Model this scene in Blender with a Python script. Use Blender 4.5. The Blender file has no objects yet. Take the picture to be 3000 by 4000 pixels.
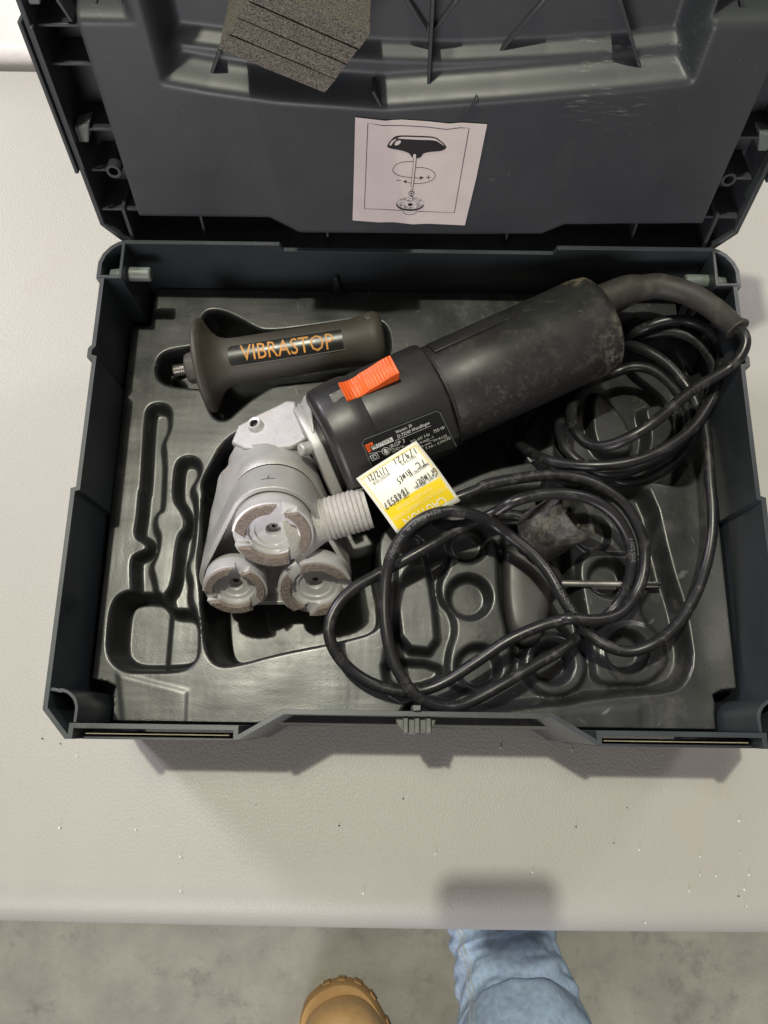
import bpy, bmesh, math, random
import numpy as np
from mathutils import Vector, Matrix, noise as mnoise

random.seed(7)
S = bpy.context.scene
C = S.collection
R = math.radians

# ------------------------------------------------------------------ camera
RIM = 0.122                                   # height of the open case rim above the bench
CAMP = np.array([-0.01842, 0.0, RIM + 0.41933])
TILT, ROLL, YAW = R(15.453), R(0.4155), R(0.3943)
FPX = 3004.0


def cam_basis():
    f = np.array([0, math.sin(TILT), -math.cos(TILT)])
    u = np.array([0, math.cos(TILT), math.sin(TILT)])
    r = np.array([1.0, 0, 0])
    c, s = math.cos(ROLL), math.sin(ROLL)
    r, u = c * r + s * u, -s * r + c * u
    c, s = math.cos(YAW), math.sin(YAW)
    z = np.array([[c, -s, 0], [s, c, 0], [0, 0, 1]])
    return z @ np.stack([r, u, -f], 1)


CB = cam_basis()
cd = bpy.data.cameras.new('camera')
cam = bpy.data.objects.new('camera', cd)
C.objects.link(cam)
cd.sensor_fit = 'HORIZONTAL'
cd.sensor_width = 36
cd.lens = 36 * FPX / 3000
cd.clip_start = 0.01
cd.clip_end = 100
m4 = Matrix.Identity(4)
for i in range(3):
    for j in range(3):
        m4[i][j] = CB[i, j]
    m4[i][3] = CAMP[i]
cam.matrix_world = m4
S.camera = cam

# ------------------------------------------------------------------ light
S.view_settings.view_transform = 'Standard'
S.view_settings.look = 'None'
S.view_settings.exposure = 0
S.view_settings.gamma = 1
W = bpy.data.worlds.new('World')
S.world = W
W.use_nodes = True
bg = W.node_tree.nodes['Background']
bg.inputs[0].default_value = (1.0, 0.92, 0.80, 1)
bg.inputs[1].default_value = 0.18


def lamp(name, pos, target, energy, size, col, sy=None):
    d = bpy.data.lights.new(name, 'AREA')
    d.energy = energy
    d.color = col
    d.shape = 'DISK' if sy is None else 'RECTANGLE'
    d.size = size
    if sy:
        d.size_y = sy
    o = bpy.data.objects.new(name, d)
    C.objects.link(o)
    o.location = pos
    o.rotation_euler = (Vector(target) - Vector(pos)).to_track_quat('-Z', 'Y').to_euler()
    return o


L1 = np.array([-0.168, 0.200, 1.0]) * 6.0
lamp('ceiling_lamp', (L1[0], L1[1] - 0.02, L1[2]), (0, 0.1, 0.1), 215, 0.14, (1.0, 0.985, 0.80))
lamp('ceiling_lamp_shade', (L1[0] + 0.1, L1[1] + 0.2, L1[2] + 0.1), (0, 0.1, 0.1), 56, 0.9, (1.0, 0.985, 0.80))
lamp('doorway_light', (-1.75, 1.38, 1.46), (0, 0.1, 0), 33, 0.45, (0.95, 0.89, 1.0))
lamp('far_ceiling_lamp', (2.2, 2.6, 3.2), (0.3, 0.2, 0.1), 34, 0.8, (1.0, 0.93, 0.93))
lamp('front_fill_light', (-0.9, -3.2, 0.95), (0, 0.3, 0.3), 62, 1.5, (1.0, 0.93, 0.95))  # added low fill from the front to brighten the lid, no real door

# ------------------------------------------------------------------ unprojection helpers (photo pixels -> world planes)
DD = 3000 / 1659.0


def ray(u, v):
    return CB @ np.array([(u - 1500.0) / FPX, -(v - 2000.0) / FPX, -1.0])


def P(u, v, z):
    d = ray(u, v)
    return CAMP + d * ((z - CAMP[2]) / d[2])


def PD(u, v, z):
    return P(u * DD, v * DD, z)


def onplane(u, v, o, n):
    d = ray(u, v)
    return CAMP + d * (np.dot(np.asarray(o) - CAMP, n) / np.dot(d, n))


def project(p):
    c_ = CB.T @ (np.asarray(p) - CAMP)
    return np.array([1500 + FPX * c_[0] / -c_[2], 2000 - FPX * c_[1] / -c_[2]])


def crop(x0, y0, s):
    return lambda x, y: (x0 + x / s, y0 + y / s)


c1 = crop(0, 0, 1.106)
c2 = crop(1500, 0, 1.106)
c3 = crop(100, 900, 1.659)
c3b = crop(100, 1900, 1.659)
c4 = crop(1900, 900, 1.508)
c5 = crop(1200, 1800, 1.659)
c6 = crop(1900, 1800, 1.508)
ch = crop(600, 1100, 1.659)      # handle
chd = crop(700, 1500, 2.074)     # head
cst = crop(1300, 420, 2.37)      # sticker
ctg = crop(1350, 1550, 3.318)    # tag
cfo = crop(700, 0, 1.843)        # foam
ctl = crop(0, 0, 2.37)           # top left
cpl = crop(1900, 1850, 2.37)     # plug close
ctr = crop(2300, 1000, 2.37)     # top right
cft = crop(1050, 3550, 1.276)    # foot


# ------------------------------------------------------------------ materials
def nt(mat):
    t = mat.node_tree
    return t, t.nodes, t.links


def make(name, base, rough=0.5, metal=0.0, var=0.12, vscale=40, bump=0.0, bscale=600, bdist=0.0004,
         dust=None, scratch=None, rvar=0.08, spec=0.5, stretch=None, coat=0.0, sub=None, vor=None, dirt=None):
    m = bpy.data.materials.new(name)
    m.use_nodes = True
    t, N, L = nt(m)
    b = N['Principled BSDF']
    tc = N.new('ShaderNodeTexCoord')
    mp = N.new('ShaderNodeMapping')
    L.new(tc.outputs['Object'], mp.inputs[0])
    if stretch:
        mp.inputs['Scale'].default_value = stretch

    def noi(scale, det=4, rough_=0.6, vec=None):
        n = N.new('ShaderNodeTexNoise')
        n.inputs['Scale'].default_value = scale
        n.inputs['Detail'].default_value = det
        n.inputs['Roughness'].default_value = rough_
        L.new((vec or mp).outputs[0], n.inputs['Vector'])
        return n

    def ramp(src, a, bb, ca=(0, 0, 0, 1), cb=(1, 1, 1, 1)):
        r = N.new('ShaderNodeValToRGB')
        r.color_ramp.elements[0].position = a
        r.color_ramp.elements[1].position = bb
        r.color_ramp.elements[0].color = ca
        r.color_ramp.elements[1].color = cb
        L.new(src, r.inputs[0])
        return r

    def mix(fac, a, bb):
        x = N.new('ShaderNodeMix')
        x.data_type = 'RGBA'
        L.new(fac, x.inputs[0])
        for s_, v in ((6, a), (7, bb)):
            if isinstance(v, tuple):
                x.inputs[s_].default_value = v
            else:
                L.new(v, x.inputs[s_])
        return x.outputs[2]

    lo = tuple(c * (1 - var) for c in base) + (1,)
    hi = tuple(min(1, c * (1 + var)) for c in base) + (1,)
    n1 = noi(vscale)
    col = ramp(n1.outputs[0], 0.3, 0.7, lo, hi).outputs[0]
    rbase = rough
    rn = ramp(n1.outputs[0], 0.25, 0.75, (max(0, rough - rvar),) * 3 + (1,), (min(1, rough + rvar),) * 3 + (1,))
    rsock = rn.outputs[0]
    for dd in ([dust] if isinstance(dust, tuple) else (dust or [])):
        dc, amt, sc, thr = dd[:4]
        nd = noi(sc, 8, 0.75)
        f = ramp(nd.outputs[0], thr, thr + 0.2, (0, 0, 0, 1), (amt,) * 3 + (1,)).outputs[0]
        if len(dd) > 4:
            vm = N.new('ShaderNodeVectorMath')
            vm.operation = 'DISTANCE'
            L.new(tc.outputs['Object'], vm.inputs[0])
            vm.inputs[1].default_value = tuple(dd[4])
            rr_ = ramp(vm.outputs['Value'], 0.0, 1.0)
            rr_.color_ramp.elements[0].position = dd[5] * 0.35
            rr_.color_ramp.elements[0].color = (1, 1, 1, 1)
            rr_.color_ramp.elements[1].position = dd[5]
            rr_.color_ramp.elements[1].color = (0, 0, 0, 1)
            mm = N.new('ShaderNodeMath')
            mm.operation = 'MULTIPLY'
            L.new(f, mm.inputs[0])
            L.new(rr_.outputs[0], mm.inputs[1])
            f = mm.outputs[0]
            if len(dd) > 6:
                mp9 = N.new('ShaderNodeMapping')
                mp9.inputs['Rotation'].default_value = (0, 0.7, 0)
                mp9.inputs['Scale'].default_value = (0.25, 1, 2.5)
                L.new(tc.outputs['Object'], mp9.inputs[0])
                L.new(mp9.outputs[0], nd.inputs['Vector'])
        col = mix(f, col, dc + (1,))
        rsock = mix(f, rsock, (0.85, 0.85, 0.85, 1))
    if scratch:
        sc, amt, colr = scratch
        for k, (ang, st) in enumerate(((0.5, 9), (-0.9, 14), (1.9, 7))):
            m2 = N.new('ShaderNodeMapping')
            m2.inputs['Rotation'].default_value = (0.3 * k, 0.2, ang)
            m2.vector_type = 'TEXTURE'
            m2.inputs['Scale'].default_value = (st, 1, 1)
            m2.inputs['Location'].default_value = (k * 3.1, k, 0)
            L.new(tc.outputs['Object'], m2.inputs[0])
            ns = noi(sc * st, 3, 0.5, m2)
            f = ramp(ns.outputs[0], 0.70, 0.77, (0, 0, 0, 1), (amt,) * 3 + (1,)).outputs[0]
            col = mix(f, col, colr + (1,))
    L.new(col, b.inputs['Base Color'])
    L.new(rsock, b.inputs['Roughness'])
    b.inputs['Metallic'].default_value = metal
    b.inputs['Specular IOR Level'].default_value = spec
    b.inputs['Coat Weight'].default_value = coat
    if bump:
        nb = noi(bscale, 3, 0.6)
        src = nb.outputs[0]
        if vor:
            vo = N.new('ShaderNodeTexVoronoi')
            vo.feature = 'DISTANCE_TO_EDGE'
            vo.inputs['Scale'].default_value = vor
            # warped coordinates so that the cells read as hide
            ad = N.new('ShaderNodeVectorMath')
            ad.operation = 'MULTIPLY_ADD'
            nw = noi(vor * 0.5, 3)
            L.new(nw.outputs[1], ad.inputs[0])
            ad.inputs[1].default_value = (0.9 / vor,) * 3
            L.new(mp.outputs[0], ad.inputs[2])
            L.new(ad.outputs[0], vo.inputs['Vector'])
            mth = N.new('ShaderNodeMath')
            mth.operation = 'MULTIPLY_ADD'
            r2 = ramp(vo.outputs[0], 0.0, 0.28)
            L.new(r2.outputs[0], mth.inputs[0])
            mth.inputs[1].default_value = 0.8
            L.new(nb.outputs[0], mth.inputs[2])
            src = mth.outputs[0]
        bn = N.new('ShaderNodeBump')
        bn.inputs['Strength'].default_value = bump
        bn.inputs['Distance'].default_value = bdist
        L.new(src, bn.inputs['Height'])
        L.new(bn.outputs[0], b.inputs['Normal'])
    return m


GREYDUST = (0.20, 0.19, 0.17)
M = {}
M['shell'] = make('charcoal_plastic', (0.036, 0.043, 0.050), 0.34, var=0.12, vscale=25, bump=0.25, bscale=2500, bdist=0.0001,
                  dust=(GREYDUST, 0.16, 60, 0.62), scratch=(35, 0.10, (0.16, 0.16, 0.16)))
M['lid'] = make('charcoal_lid_plastic', (0.042, 0.047, 0.053), 0.42, var=0.10, vscale=18, bump=0.2, bscale=2500, bdist=0.0001,
                dust=[(GREYDUST, 0.12, 14, 0.62), ((0.45, 0.45, 0.45), 0.9, 260, 0.56, (0.093, 0.325, 0.218), 0.030, 1), ((0.40, 0.40, 0.40), 0.8, 300, 0.58, (0.128, 0.333, 0.232), 0.022, 1)], scratch=(30, 0.16, (0.2, 0.2, 0.2)))
M['tray'] = make('thermoformed_tray_plastic', (0.0285, 0.0295, 0.0315), 0.32, var=0.2, vscale=30, bump=0.12, bscale=900, bdist=0.0003,
                 dust=[(GREYDUST, 0.30, 22, 0.54), ((0.30, 0.26, 0.15), 0.35, 34, 0.60), ((0.45, 0.43, 0.38), 0.8, 650, 0.69)], scratch=(26, 0.5, (0.22, 0.22, 0.21)))
M['greyplastic'] = make('grey_green_plastic', (0.16, 0.18, 0.17), 0.45, var=0.15, vscale=80)
M['latchplastic'] = make('worn_latch_plastic', (0.085, 0.09, 0.085), 0.4, var=0.2, vscale=120, dust=[((0.3, 0.28, 0.24), 0.5, 150, 0.55)])
M['vinyl'] = make('cream_vinyl', (0.425, 0.412, 0.390), 0.46, var=0.03, vscale=9, bump=0.22, bscale=430, bdist=0.0005, vor=420, stretch=(1.25, 0.8, 1.0),
                  dust=[((0.47, 0.37, 0.25), 0.4, 6, 0.62), ((0.42, 0.39, 0.35), 0.35, 16, 0.60)], rvar=0.06)
M['whitevinyl'] = make('white_wrapping', (0.72, 0.70, 0.70), 0.3, var=0.04, vscale=20, bump=0.5, bscale=60, bdist=0.002)
M['concrete'] = make('bare_concrete', (0.31, 0.30, 0.275), 0.75, var=0.20, vscale=14, bump=0.5, bscale=160, bdist=0.0015,
                     dust=[((0.15, 0.14, 0.125), 0.75, 24, 0.54), ((0.50, 0.48, 0.44), 0.5, 30, 0.58), ((0.08, 0.07, 0.065), 0.95, 50, 0.63), ((0.6, 0.58, 0.54), 0.7, 170, 0.63), ((0.12, 0.11, 0.10), 0.75, 210, 0.62), ((0.07, 0.06, 0.055), 0.9, 80, 0.66)])
M['cast'] = make('cast_aluminium', (0.54, 0.535, 0.53), 0.40, metal=0.4, var=0.08, vscale=60, bump=0.7, bscale=1700, bdist=0.0003,
                 dust=[((0.40, 0.33, 0.25), 0.65, 45, 0.53), ((0.2, 0.18, 0.16), 0.6, 160, 0.68)], scratch=(60, 0.12, (0.35, 0.34, 0.33)))
M['castrough'] = make('rough_cast_aluminium', (0.50, 0.48, 0.46), 0.62, metal=0.2, var=0.10, vscale=150, bump=0.9, bscale=700, bdist=0.0007,
                      dust=[((0.30, 0.25, 0.2), 0.5, 160, 0.66)])
M['machined'] = make('machined_steel', (0.60, 0.59, 0.60), 0.36, metal=0.25, var=0.05, vscale=90, bump=0.08, bscale=2000, bdist=0.0001,
                     dust=[((0.42, 0.39, 0.31), 0.5, 90, 0.55), ((0.25, 0.22, 0.19), 0.5, 240, 0.62)])
M['abrasive'] = make('brown_abrasive', (0.25, 0.205, 0.18), 0.78, var=0.4, vscale=900, bump=1.0, bscale=900, bdist=0.0008,
                     dust=[((0.46, 0.42, 0.37), 0.8, 700, 0.60), ((0.10, 0.08, 0.07), 0.8, 600, 0.62), ((0.42, 0.39, 0.35), 0.6, 120, 0.55)])
M['motor'] = make('black_housing_plastic', (0.025, 0.025, 0.026), 0.40, var=0.15, vscale=50, bump=0.22, bscale=2600, bdist=0.00012,
                  dust=[((0.17, 0.16, 0.15), 0.28, 45, 0.60)])
M['sleeve'] = make('scuffed_black_plastic', (0.024, 0.024, 0.024), 0.42, var=0.2, vscale=50, bump=0.2, bscale=2200, bdist=0.00015,
                   dust=[((0.17, 0.16, 0.145), 0.30, 90, 0.54), ((0.32, 0.30, 0.27), 0.55, 120, 0.63), ((0.36, 0.30, 0.22), 0.9, 110, 0.46, (0.104, 0.277, 0.118), 0.022), ((0.30, 0.27, 0.22), 0.8, 120, 0.48, (0.128, 0.225, 0.112), 0.030), ((0.20, 0.19, 0.175), 0.45, 190, 0.54, (0.060, 0.185, 0.118), 0.045)], scratch=(70, 0.5, (0.2, 0.19, 0.18)))
M['rubber'] = make('dusty_rubber', (0.038, 0.036, 0.033), 0.6, var=0.2, vscale=60,
                   dust=[((0.17, 0.155, 0.13), 0.5, 70, 0.52)], bump=0.2, bscale=500)
M['cord'] = make('black_cord', (0.015, 0.015, 0.017), 0.33, var=0.2, vscale=60, bump=0.12, bscale=900, bdist=0.0002,
                 dust=[((0.15, 0.145, 0.135), 0.5, 110, 0.53), ((0.40, 0.38, 0.34), 0.75, 420, 0.68)])
M['cordprint'] = make('faint_cord_print', (0.15, 0.15, 0.16), 0.5, var=0.1)
M['orange'] = make('orange_plastic', (0.83, 0.125, 0.018), 0.40, var=0.06, vscale=60)
M['clear'] = make('clear_plastic', (0.15, 0.15, 0.145), 0.15, var=0.3, vscale=300)
M['grip'] = make('brown_black_grip', (0.066, 0.059, 0.050), 0.55, var=0.14, vscale=40, bump=0.3, bscale=1800, bdist=0.0002,
                 dust=[((0.17, 0.145, 0.11), 0.45, 60, 0.58)])
M['plate'] = make('black_gloss_print', (0.012, 0.013, 0.013), 0.3, var=0.1, vscale=60)
M['gold'] = make('worn_orange_print', (0.62, 0.27, 0.05), 0.45, var=0.25, vscale=200, dust=[((0.30, 0.24, 0.14), 0.75, 110, 0.52)])
M['steel'] = make('bright_steel', (0.62, 0.61, 0.58), 0.28, metal=0.9, var=0.05, vscale=100)
M['darksteel'] = make('dark_steel', (0.14, 0.14, 0.13), 0.32, metal=0.8, var=0.15, vscale=200)
M['driver'] = make('satin_black_handle', (0.034, 0.033, 0.033), 0.42, var=0.12, vscale=50, bump=0.15, bscale=1500, bdist=0.0001,
                   dust=[((0.2, 0.18, 0.15), 0.3, 70, 0.62)])
M['plug'] = make('dusty_plug_plastic', (0.035, 0.035, 0.034), 0.55, var=0.3, vscale=60,
                 dust=[((0.26, 0.245, 0.215), 0.75, 75, 0.47), ((0.42, 0.38, 0.30), 0.6, 140, 0.63)], bump=0.4, bscale=300, bdist=0.0003)
M['foam'] = make('grey_brown_foam', (0.19, 0.175, 0.155), 0.95, var=0.75, vscale=1300, bump=1.0, bscale=1300, bdist=0.0012, spec=0.12, dust=[((0.42, 0.40, 0.36), 0.7, 1600, 0.60)])
M['paper'] = make('sticker_paper', (0.74, 0.67, 0.65), 0.5, var=0.04, vscale=60, dust=[((0.6, 0.5, 0.44), 0.35, 45, 0.60)])
M['card'] = make('cream_card', (0.50, 0.43, 0.32), 0.6, var=0.2, vscale=60)
M['ink'] = make('black_ink', (0.010, 0.009, 0.010), 0.45, var=0.1)
M['violetink'] = make('violet_ink', (0.055, 0.03, 0.075), 0.5, var=0.1)
M['speckle'] = make('speckled_print', (0.50, 0.46, 0.45), 0.5, var=0.9, vscale=900)
M['tagwhite'] = make('tag_white', (0.80, 0.78, 0.68), 0.36, var=0.02, vscale=30)
M['yellow'] = make('tag_yellow', (0.82, 0.60, 0.012), 0.36, var=0.03, vscale=30)
M['paleyellow'] = make('tag_pale_print', (0.85, 0.74, 0.28), 0.4, var=0.02)
M['whiteprint'] = make('white_print', (0.72, 0.72, 0.70), 0.45, var=0.05)
M['denim'] = make('light_denim', (0.46, 0.60, 0.90), 0.9, var=0.22, vscale=120, bump=0.5, bscale=700, bdist=0.0012,
                  dust=[((0.56, 0.70, 0.97), 0.8, 160, 0.50), ((0.30, 0.42, 0.68), 0.6, 320, 0.57), ((0.60, 0.72, 0.96), 0.5, 22, 0.55)], spec=0.2)
M['seam'] = make('denim_seam_thread', (0.50, 0.53, 0.58), 0.9, var=0.2, vscale=300, spec=0.2)
M['leather'] = make('tan_leather', (0.60, 0.37, 0.17), 0.42, var=0.16, vscale=22, bump=0.35, bscale=260, bdist=0.0012,
                    dust=[((0.50, 0.38, 0.24), 0.5, 30, 0.55), ((0.26, 0.14, 0.05), 0.6, 45, 0.57)])
M['sole'] = make('tan_rubber_sole', (0.46, 0.27, 0.11), 0.65, var=0.15, vscale=40)
M['crack'] = make('crack_grime', (0.20, 0.185, 0.165), 0.8, var=0.4, vscale=60)
M['white_crumb'] = make('white_crumb', (0.85, 0.84, 0.82), 0.7, var=0.05)
M['dark_crumb'] = make('dark_crumb', (0.05, 0.045, 0.04), 0.8, var=0.2)
M['phone'] = make('phone_glass', (0.03, 0.03, 0.035), 0.2, var=0.05)
M['skin'] = make('bench_frame_paint', (0.05, 0.05, 0.05), 0.5)


# ------------------------------------------------------------------ mesh helpers
def thing(name, label, cat, loc, group=None):
    o = bpy.data.objects.new(name, None)
    o.empty_display_size = 0.02
    C.objects.link(o)
    o.location = loc
    o['label'] = label
    o['category'] = cat
    if group:
        o['group'] = group
    return o


def wloc(o):
    v = Vector(o.location)
    while o.parent:
        o = o.parent
        v = v + Vector(o.location)
    return v


def link(name, me, mat, parent=None, bevel=None, segs=2, smooth=True, angle=35):
    o = bpy.data.objects.new(name, me)
    C.objects.link(o)
    if mat is not None and not me.materials:
        me.materials.append(M[mat] if isinstance(mat, str) else mat)
    if parent is not None:
        o.parent = parent
        o.location = -wloc(parent)
    if bevel:
        md = o.modifiers.new('bevel', 'BEVEL')
        md.width = bevel
        md.segments = segs
        md.limit_method = 'ANGLE'
        md.angle_limit = R(35)
    if smooth:
        me.shade_smooth()
        me.set_sharp_from_angle(angle=R(angle if not bevel else 60))
    return o


def pymesh(name, verts, faces, fix=True):
    me = bpy.data.meshes.new(name)
    me.from_pydata([tuple(map(float, v)) for v in verts], [], faces)
    me.update()
    if fix:
        bm = bmesh.new()
        bm.from_mesh(me)
        bmesh.ops.recalc_face_normals(bm, faces=bm.faces)
        bm.to_mesh(me)
        bm.free()
    return me


class MB:
    """collects simple solids that form ONE part"""

    def __init__(self):
        self.v, self.f = [], []

    def add(self, v, f):
        o = len(self.v)
        self.v += [tuple(map(float, p)) for p in v]
        self.f += [tuple(i + o for i in q) for q in f]
        return self

    def prism(self, pts, vec):
        n = len(pts)
        a = [np.asarray(p, float) for p in pts]
        b = [p + np.asarray(vec, float) for p in a]
        f = [tuple(range(n))[::-1], tuple(range(n, 2 * n))] + [(i, (i + 1) % n, (i + 1) % n + n, i + n) for i in range(n)]
        return self.add(a + b, f)

    def loft(self, loops, cap=True):
        n = len(loops[0])
        v = [p for l in loops for p in l]
        f = []
        for k in range(len(loops) - 1):
            for i in range(n):
                j = (i + 1) % n
                f.append((k * n + i, k * n + j, (k + 1) * n + j, (k + 1) * n + i))
        if cap:
            f.append(tuple(range(n))[::-1])
            f.append(tuple(range((len(loops) - 1) * n, len(loops) * n)))
        return self.add(v, f)

    def box(self, o, ex, ey, ez):
        o, ex, ey, ez = (np.asarray(q, float) for q in (o, ex, ey, ez))
        return self.prism([o, o + ex, o + ex + ey, o + ey], ez)

    def lathe(self, o, ax, prof, segs=32, cap=True, ref=None):
        o = np.asarray(o, float)
        ax = np.asarray(ax, float) / np.linalg.norm(ax)
        e1, e2 = perp_frame(ax, ref)
        loops = []
        for a, r in prof:
            loops.append([o + ax * a + (e1 * math.cos(t) + e2 * math.sin(t)) * r
                          for t in np.linspace(0, 2 * math.pi, segs, endpoint=False)])
        return self.loft(loops, cap)

    def tube(self, pts, r, segs=12, cap=True):
        pts = [np.asarray(p, float) for p in pts]
        n = len(pts)
        rr = r if hasattr(r, '__len__') else [r] * n
        loops = []
        up = None
        for i in range(n):
            t = pts[min(i + 1, n - 1)] - pts[max(i - 1, 0)]
            t = t / (np.linalg.norm(t) + 1e-12)
            if up is None:
                e1, e2 = perp_frame(t)
            else:
                e1 = up - t * np.dot(up, t)
                e1 /= np.linalg.norm(e1) + 1e-12
                e2 = np.cross(t, e1)
            up = e1
            loops.append([pts[i] + (e1 * math.cos(a) + e2 * math.sin(a)) * rr[i]
                          for a in np.linspace(0, 2 * math.pi, segs, endpoint=False)])
        return self.loft(loops, cap)

    def build(self, name, mat, parent=None, **k):
        return link(name, pymesh(name, self.v, self.f), mat, parent, **k)


def perp_frame(ax, ref=None):
    ax = np.asarray(ax, float)
    h = np.asarray(ref if ref is not None else ((0, 0, 1) if abs(ax[2]) < 0.9 else (1, 0, 0)), float)
    e1 = h - ax * np.dot(h, ax)
    e1 /= np.linalg.norm(e1)
    return e1, np.cross(ax, e1)


def spline(pts, n=8, closed=False):
    p = [np.asarray(q, float) for q in pts]
    out = []
    m = len(p)
    rng = range(m) if closed else range(m - 1)
    for i in rng:
        if closed:
            a, b, c, d = p[(i - 1) % m], p[i], p[(i + 1) % m], p[(i + 2) % m]
        else:
            a, b, c, d = p[max(i - 1, 0)], p[i], p[i + 1], p[min(i + 2, m - 1)]
        for k in range(n):
            t = k / n
            out.append(0.5 * ((2 * b) + (c - a) * t + (2 * a - 5 * b + 4 * c - d) * t * t + (3 * b - a - 3 * c + d) * t ** 3))
    if not closed:
        out.append(p[-1])
    return out


def chaikin(pts, it=2):
    p = [np.asarray(q, float) for q in pts]
    for _ in range(it):
        q = []
        for i in range(len(p)):
            a, b = p[i], p[(i + 1) % len(p)]
            q += [a * 0.75 + b * 0.25, a * 0.25 + b * 0.75]
        p = q
    return p


def sdf(px, py, poly):
    """signed distance to a closed polygon, negative inside (numpy)"""
    poly = np.asarray(poly)[:, :2]
    d2 = np.full(px.shape, 1e9)
    ins = np.zeros(px.shape, bool)
    n = len(poly)
    for i in range(n):
        a, b = poly[i], poly[(i + 1) % n]
        ex, ey = b - a
        wx, wy = px - a[0], py - a[1]
        t = np.clip((wx * ex + wy * ey) / (ex * ex + ey * ey + 1e-18), 0, 1)
        d2 = np.minimum(d2, (wx - ex * t) ** 2 + (wy - ey * t) ** 2)
        if abs(ey) > 1e-15:
            c = ((a[1] > py) != (b[1] > py)) & (px < ex * (py - a[1]) / ey + a[0])
            ins ^= c
    d = np.sqrt(d2)
    return np.where(ins, -d, d)


def smooth01(t):
    t = np.clip(t, 0, 1)
    return t * t * t * (t * (6 * t - 15) + 10)


def blur(h, k=1):
    for _ in range(k):
        q = np.pad(h, 1, mode='edge')
        h = (q[:-2, 1:-1] + q[2:, 1:-1] + q[1:-1, :-2] + q[1:-1, 2:] + 2 * q[1:-1, 1:-1]) / 6
    return h


def grid_mesh(name, xyz, mask=None):
    """xyz: (ny, nx, 3)"""
    ny, nx, _ = xyz.shape
    me = bpy.data.meshes.new(name)
    idx = np.arange(ny * nx).reshape(ny, nx)
    q = np.stack([idx[:-1, :-1], idx[:-1, 1:], idx[1:, 1:], idx[1:, :-1]], -1).reshape(-1, 4)
    if mask is not None:
        keep = (mask[:-1, :-1] & mask[:-1, 1:] & mask[1:, 1:] & mask[1:, :-1]).reshape(-1)
        q = q[keep]
        used = np.unique(q)
        remap = np.full(ny * nx, -1)
        remap[used] = np.arange(len(used))
        q = remap[q]
        co = xyz.reshape(-1, 3)[used]
    else:
        co = xyz.reshape(-1, 3)
    me.vertices.add(len(co))
    me.vertices.foreach_set('co', co.astype(np.float32).ravel())
    me.loops.add(q.size)
    me.loops.foreach_set('vertex_index', q.astype(np.int32).ravel())
    me.polygons.add(len(q))
    me.polygons.foreach_set('loop_start', np.arange(0, q.size, 4, dtype=np.int32))
    me.update(calc_edges=True)
    me.validate()
    me.shade_smooth()
    return me


def text_geo(s, cuts=0):
    cu = bpy.data.curves.new('lettering', 'FONT')
    cu.body = s
    cu.size = 1.0
    cu.resolution_u = 2
    o = bpy.data.objects.new('lettering', cu)
    C.objects.link(o)
    dg = bpy.context.evaluated_depsgraph_get()
    me = bpy.data.meshes.new_from_object(o.evaluated_get(dg))
    if cuts:
        bm = bmesh.new()
        bm.from_mesh(me)
        ys = [v.co.y for v in bm.verts]
        for yc in np.linspace(min(ys), max(ys), cuts + 2)[1:-1]:
            bmesh.ops.bisect_plane(bm, geom=bm.verts[:] + bm.edges[:] + bm.faces[:], plane_co=(0, yc, 0), plane_no=(0, 1, 0))
        bm.to_mesh(me)
        bm.free()
    v = np.array([x.co[:] for x in me.vertices])
    f = [tuple(p.vertices) for p in me.polygons]
    bpy.data.objects.remove(o)
    bpy.data.curves.remove(cu)
    bpy.data.meshes.remove(me)
    return v, f


def text_on(name, s, start, xdir, ydir, width, mat, parent, height=None, off=None, bold=0.0):
    """flat lettering: baseline start, text direction, up direction (world), total width"""
    v, f = text_geo(s)
    x0, x1 = v[:, 0].min(), v[:, 0].max()
    y1 = v[:, 1].max()
    sx = width / (x1 - x0)
    sy = sx if height is None else height / y1
    xd = np.asarray(xdir, float) / np.linalg.norm(xdir)
    yd = np.asarray(ydir, float) / np.linalg.norm(ydir)
    st = np.asarray(start, float) + (np.asarray(off) if off is not None else 0)
    co = st + np.outer((v[:, 0] - x0) * sx, xd) + np.outer(v[:, 1] * sy, yd)
    me = pymesh(name, co, f, fix=False)
    return link(name, me, mat, parent, smooth=False)


def ribbon(pts, w, nrm):
    """flat ink line of width w along pts on a surface with normal nrm -> verts, faces"""
    pts = [np.asarray(p, float) for p in pts]
    n = len(pts)
    v, f = [], []
    for i in range(n):
        t = pts[min(i + 1, n - 1)] - pts[max(i - 1, 0)]
        t /= np.linalg.norm(t) + 1e-12
        s_ = np.cross(nrm, t)
        s_ /= np.linalg.norm(s_) + 1e-12
        v += [pts[i] - s_ * w / 2, pts[i] + s_ * w / 2]
    for i in range(n - 1):
        f.append((2 * i, 2 * i + 1, 2 * i + 3, 2 * i + 2))
    return v, f


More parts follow.
